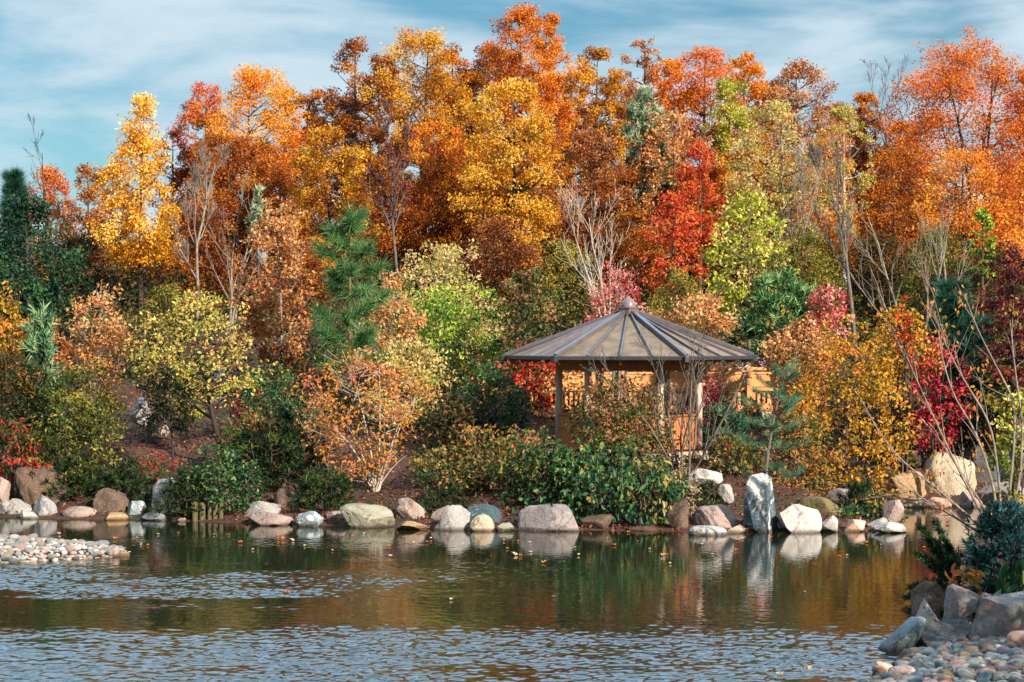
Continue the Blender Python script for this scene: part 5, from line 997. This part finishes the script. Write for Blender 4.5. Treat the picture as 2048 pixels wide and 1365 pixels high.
# ------------------------------------------------------------------ masses nobody could count
rng = np.random.default_rng(400)
def scatter(name, n_cl, per, xr, yr, hr, rc, size_px, cols_pal, seed, shape_t=(0.5, 0.25)):
    rng = np.random.default_rng(seed); y = rng.uniform(*yr, n_cl); x = rng.uniform(-1, 1, n_cl) * (y * 0.275); d = sdf(POND, x, y); k = d > 1.2; x, y = x[k], y[k]
    qx = x / y * F + 1024; inn = ~((qx > 200) & (qx < 520) & (y < 68)) & (np.hypot(x - gx0, y - GD) > 3.2) & ~((np.abs(y - BD - 0.7) < 1.6) & (x > bx0 - 1) & (x < bx1 + 1)); x, y = x[inn], y[inn]; z = terrain(x, y); n_cl = len(x)
    h = rng.uniform(*hr, n_cl); ci = np.repeat(np.arange(n_cl), per); n = len(ci); off = rng.normal(size=(n, 3)) * rc * np.array([1, 1, 0.6]); pos = np.stack([x[ci], y[ci], z[ci] + h[ci] * rng.uniform(0, 1, n)], 1) + off
    gzv = terrain(pos[:, 0], pos[:, 1]); pos[:, 2] = np.maximum(pos[:, 2], gzv + 0.03); o = unit(off + np.array([0, 0, 0.4])); sz = size_px * pos[:, 1] / F; V, Fc, kk = leaves(pos, o, sz, rng, 0.6); tn = np.clip(shape_t[0] + rng.normal(size=n_cl)[ci] * shape_t[1] + rng.normal(size=n) * 0.15, 0, 1)
    tag(link(name, mesh_np(name, V, Fc, tn), cols_pal), kind='stuff')
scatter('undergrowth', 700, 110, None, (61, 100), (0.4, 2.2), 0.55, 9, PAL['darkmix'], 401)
scatter('bushy_undergrowth', 200, 80, None, (60, 84), (0.3, 1.4), 0.45, 8, PAL['greenorange'], 402)
# distant wood behind the ridge
n = 110000; y = rng.uniform(114, 136, n); x = rng.uniform(-0.30, 0.30, n) * y; top = 11.0 + 3.2 * fbm(np.stack([x * 0.16, y * 0.05, x * 0], 1), 9, 3) + np.interp(x / y * F + 1024, [0, 250, 600, 1000, 1500, 1750, 2048], [-3.4, -2.2, 1, 3, 2.5, -0.5, 2])
z = 7.0 + rng.random(n) ** 0.8 * (top - 7.0); pos = np.stack([x, y, z], 1); V, Fc, k = leaves(pos, rng.normal(size=(n, 3)) * 0.7, np.full(n, 0.34), rng, 0.6)
tag(link('far_woods', mesh_np('far_woods', V, Fc, np.clip(0.35 + 0.3 * fbm(pos * 0.25, 3, 2) + rng.normal(size=n) * 0.15, 0, 1)), PAL['brown']), kind='stuff')
# leaf litter on the bank
n = 45000; y = rng.uniform(50, 69, n); x = rng.uniform(-0.28, 0.28, n) * y; d = sdf(POND, x, y); k = d > 0.25; x, y = x[k], y[k]; n = len(x); pos = np.stack([x, y, terrain(x, y) + 0.02], 1)
dr = rng.normal(size=(n, 3)); dr[:, 2] = np.abs(dr[:, 2]) * 0.3; V, Fc, k = leaves(pos, dr, np.full(n, 0.085), rng, 0.7, 0.0); tag(link('leaf_litter', mesh_np('leaf_litter', V, Fc, rng.random(n)), leaf_mat('litter', ['#2E1812', '#5E3422', '#84502F', '#A87A52', '#7A2E1E'])), kind='stuff')

# floating leaves
FL = [(563, 1081, 14), (585, 1083, 9), (480, 1087, 9), (505, 1101, 6), (275, 1078, 7), (268, 1073, 5), (231, 1079, 8), (118, 1070, 8), (356, 1068, 5), (428, 1071, 5), (455, 1071, 5), (610, 1093, 6), (640, 1080, 5), (665, 1103, 5), (745, 1106, 7), (780, 1115, 8), (706, 1074, 6), (728, 1069, 5),
      (778, 1094, 6), (828, 1087, 7), (855, 1086, 8), (862, 1079, 6), (575, 1186, 10), (902, 1201, 7), (1015, 1099, 6), (1030, 1112, 12), (1042, 1113, 8), (1060, 1106, 7), (1087, 1127, 11), (1008, 1083, 6), (1036, 1084, 5), (1060, 1087, 6), (1078, 1083, 5), (1157, 1112, 7), (1228, 1092, 7), (1150, 1097, 5), (1257, 1066, 7),
      (1325, 1113, 10), (1334, 1112, 8), (1340, 1129, 6), (1365, 1088, 5), (1404, 1091, 6), (1420, 1084, 7), (1424, 1110, 5), (1476, 1078, 7), (1486, 1079, 5), (1541, 1077, 8), (1541, 1069, 5), (1473, 1102, 7), (1610, 1186, 6), (1678, 1115, 7), (1695, 1112, 5), (1733, 1087, 8), (1762, 1092, 6), (1848, 1097, 6), (1108, 1196, 7), (1208, 1240, 7), (1344, 1186, 5),
      (1680, 1270, 9), (1618, 1342, 18), (1642, 1346, 9), (1560, 1356, 18), (1895, 1048, 11), (240, 1099, 7), (250, 1098, 6), (282, 1091, 5), (296, 1092, 6), (316, 1070, 5), (316, 1090, 4), (1300, 1100, 5), (1275, 1085, 5), (1215, 1078, 4), (960, 1082, 5), (925, 1090, 5), (893, 1076, 5)]
rng = np.random.default_rng(500); fcols = ['red', 'orange', 'tan', 'gold']; fmes = []
for q in range(8):
    rr = np.array([1, .45, .8, .4, .75, .3, .75, .4, .8, .45]) * rng.uniform(0.8, 1.2, 10); an = np.linspace(0, 2 * np.pi, 10, endpoint=False); V = np.stack([np.cos(an) * rr, np.sin(an) * rr, rng.uniform(0.1, 0.8, 10)], 1); V = np.concatenate([V, [[0, 0, 0.02]]])
    fmes.append(mesh_np('floating_leaf', V, [np.array([[i, (i + 1) % 10, 10] for i in range(10)])], np.full(10, 0.6)))
FM = [leaf_mat('floating orange', ['#C8702C', '#DA8A44'], 0.1), leaf_mat('floating tan', ['#C8A484', '#E0C4A8'], 0.1), leaf_mat('floating red', ['#B84A24', '#CC6038'], 0.1)]
FN = ['orange', 'pale tan', 'red brown']
for i, (px, py, w) in enumerate(FL):
    D = H * F / (py - HY); q = i % 8; ci = [0, 1, 2, 1, 0, 1][i % 6]
    key = 'fl%d_%d' % (q, ci)
    if key not in MATS: mm = fmes[q].copy(); mm.materials.append(FM[ci]); MATS[key] = mm
    o = bpy.data.objects.new('floating_leaf', MATS[key]); C.objects.link(o); s_ = w * D / F * 0.72; o.location = ((px - 1024) / F * D, D, 0.012); o.scale = (s_, s_, s_); o.rotation_euler = (0, 0, rng.uniform(0, 6.28))
    tag(o, f'{FN[ci]} fallen leaf floating on the pond', 'leaf', f'{FN[ci]} leaves floating on the pond')
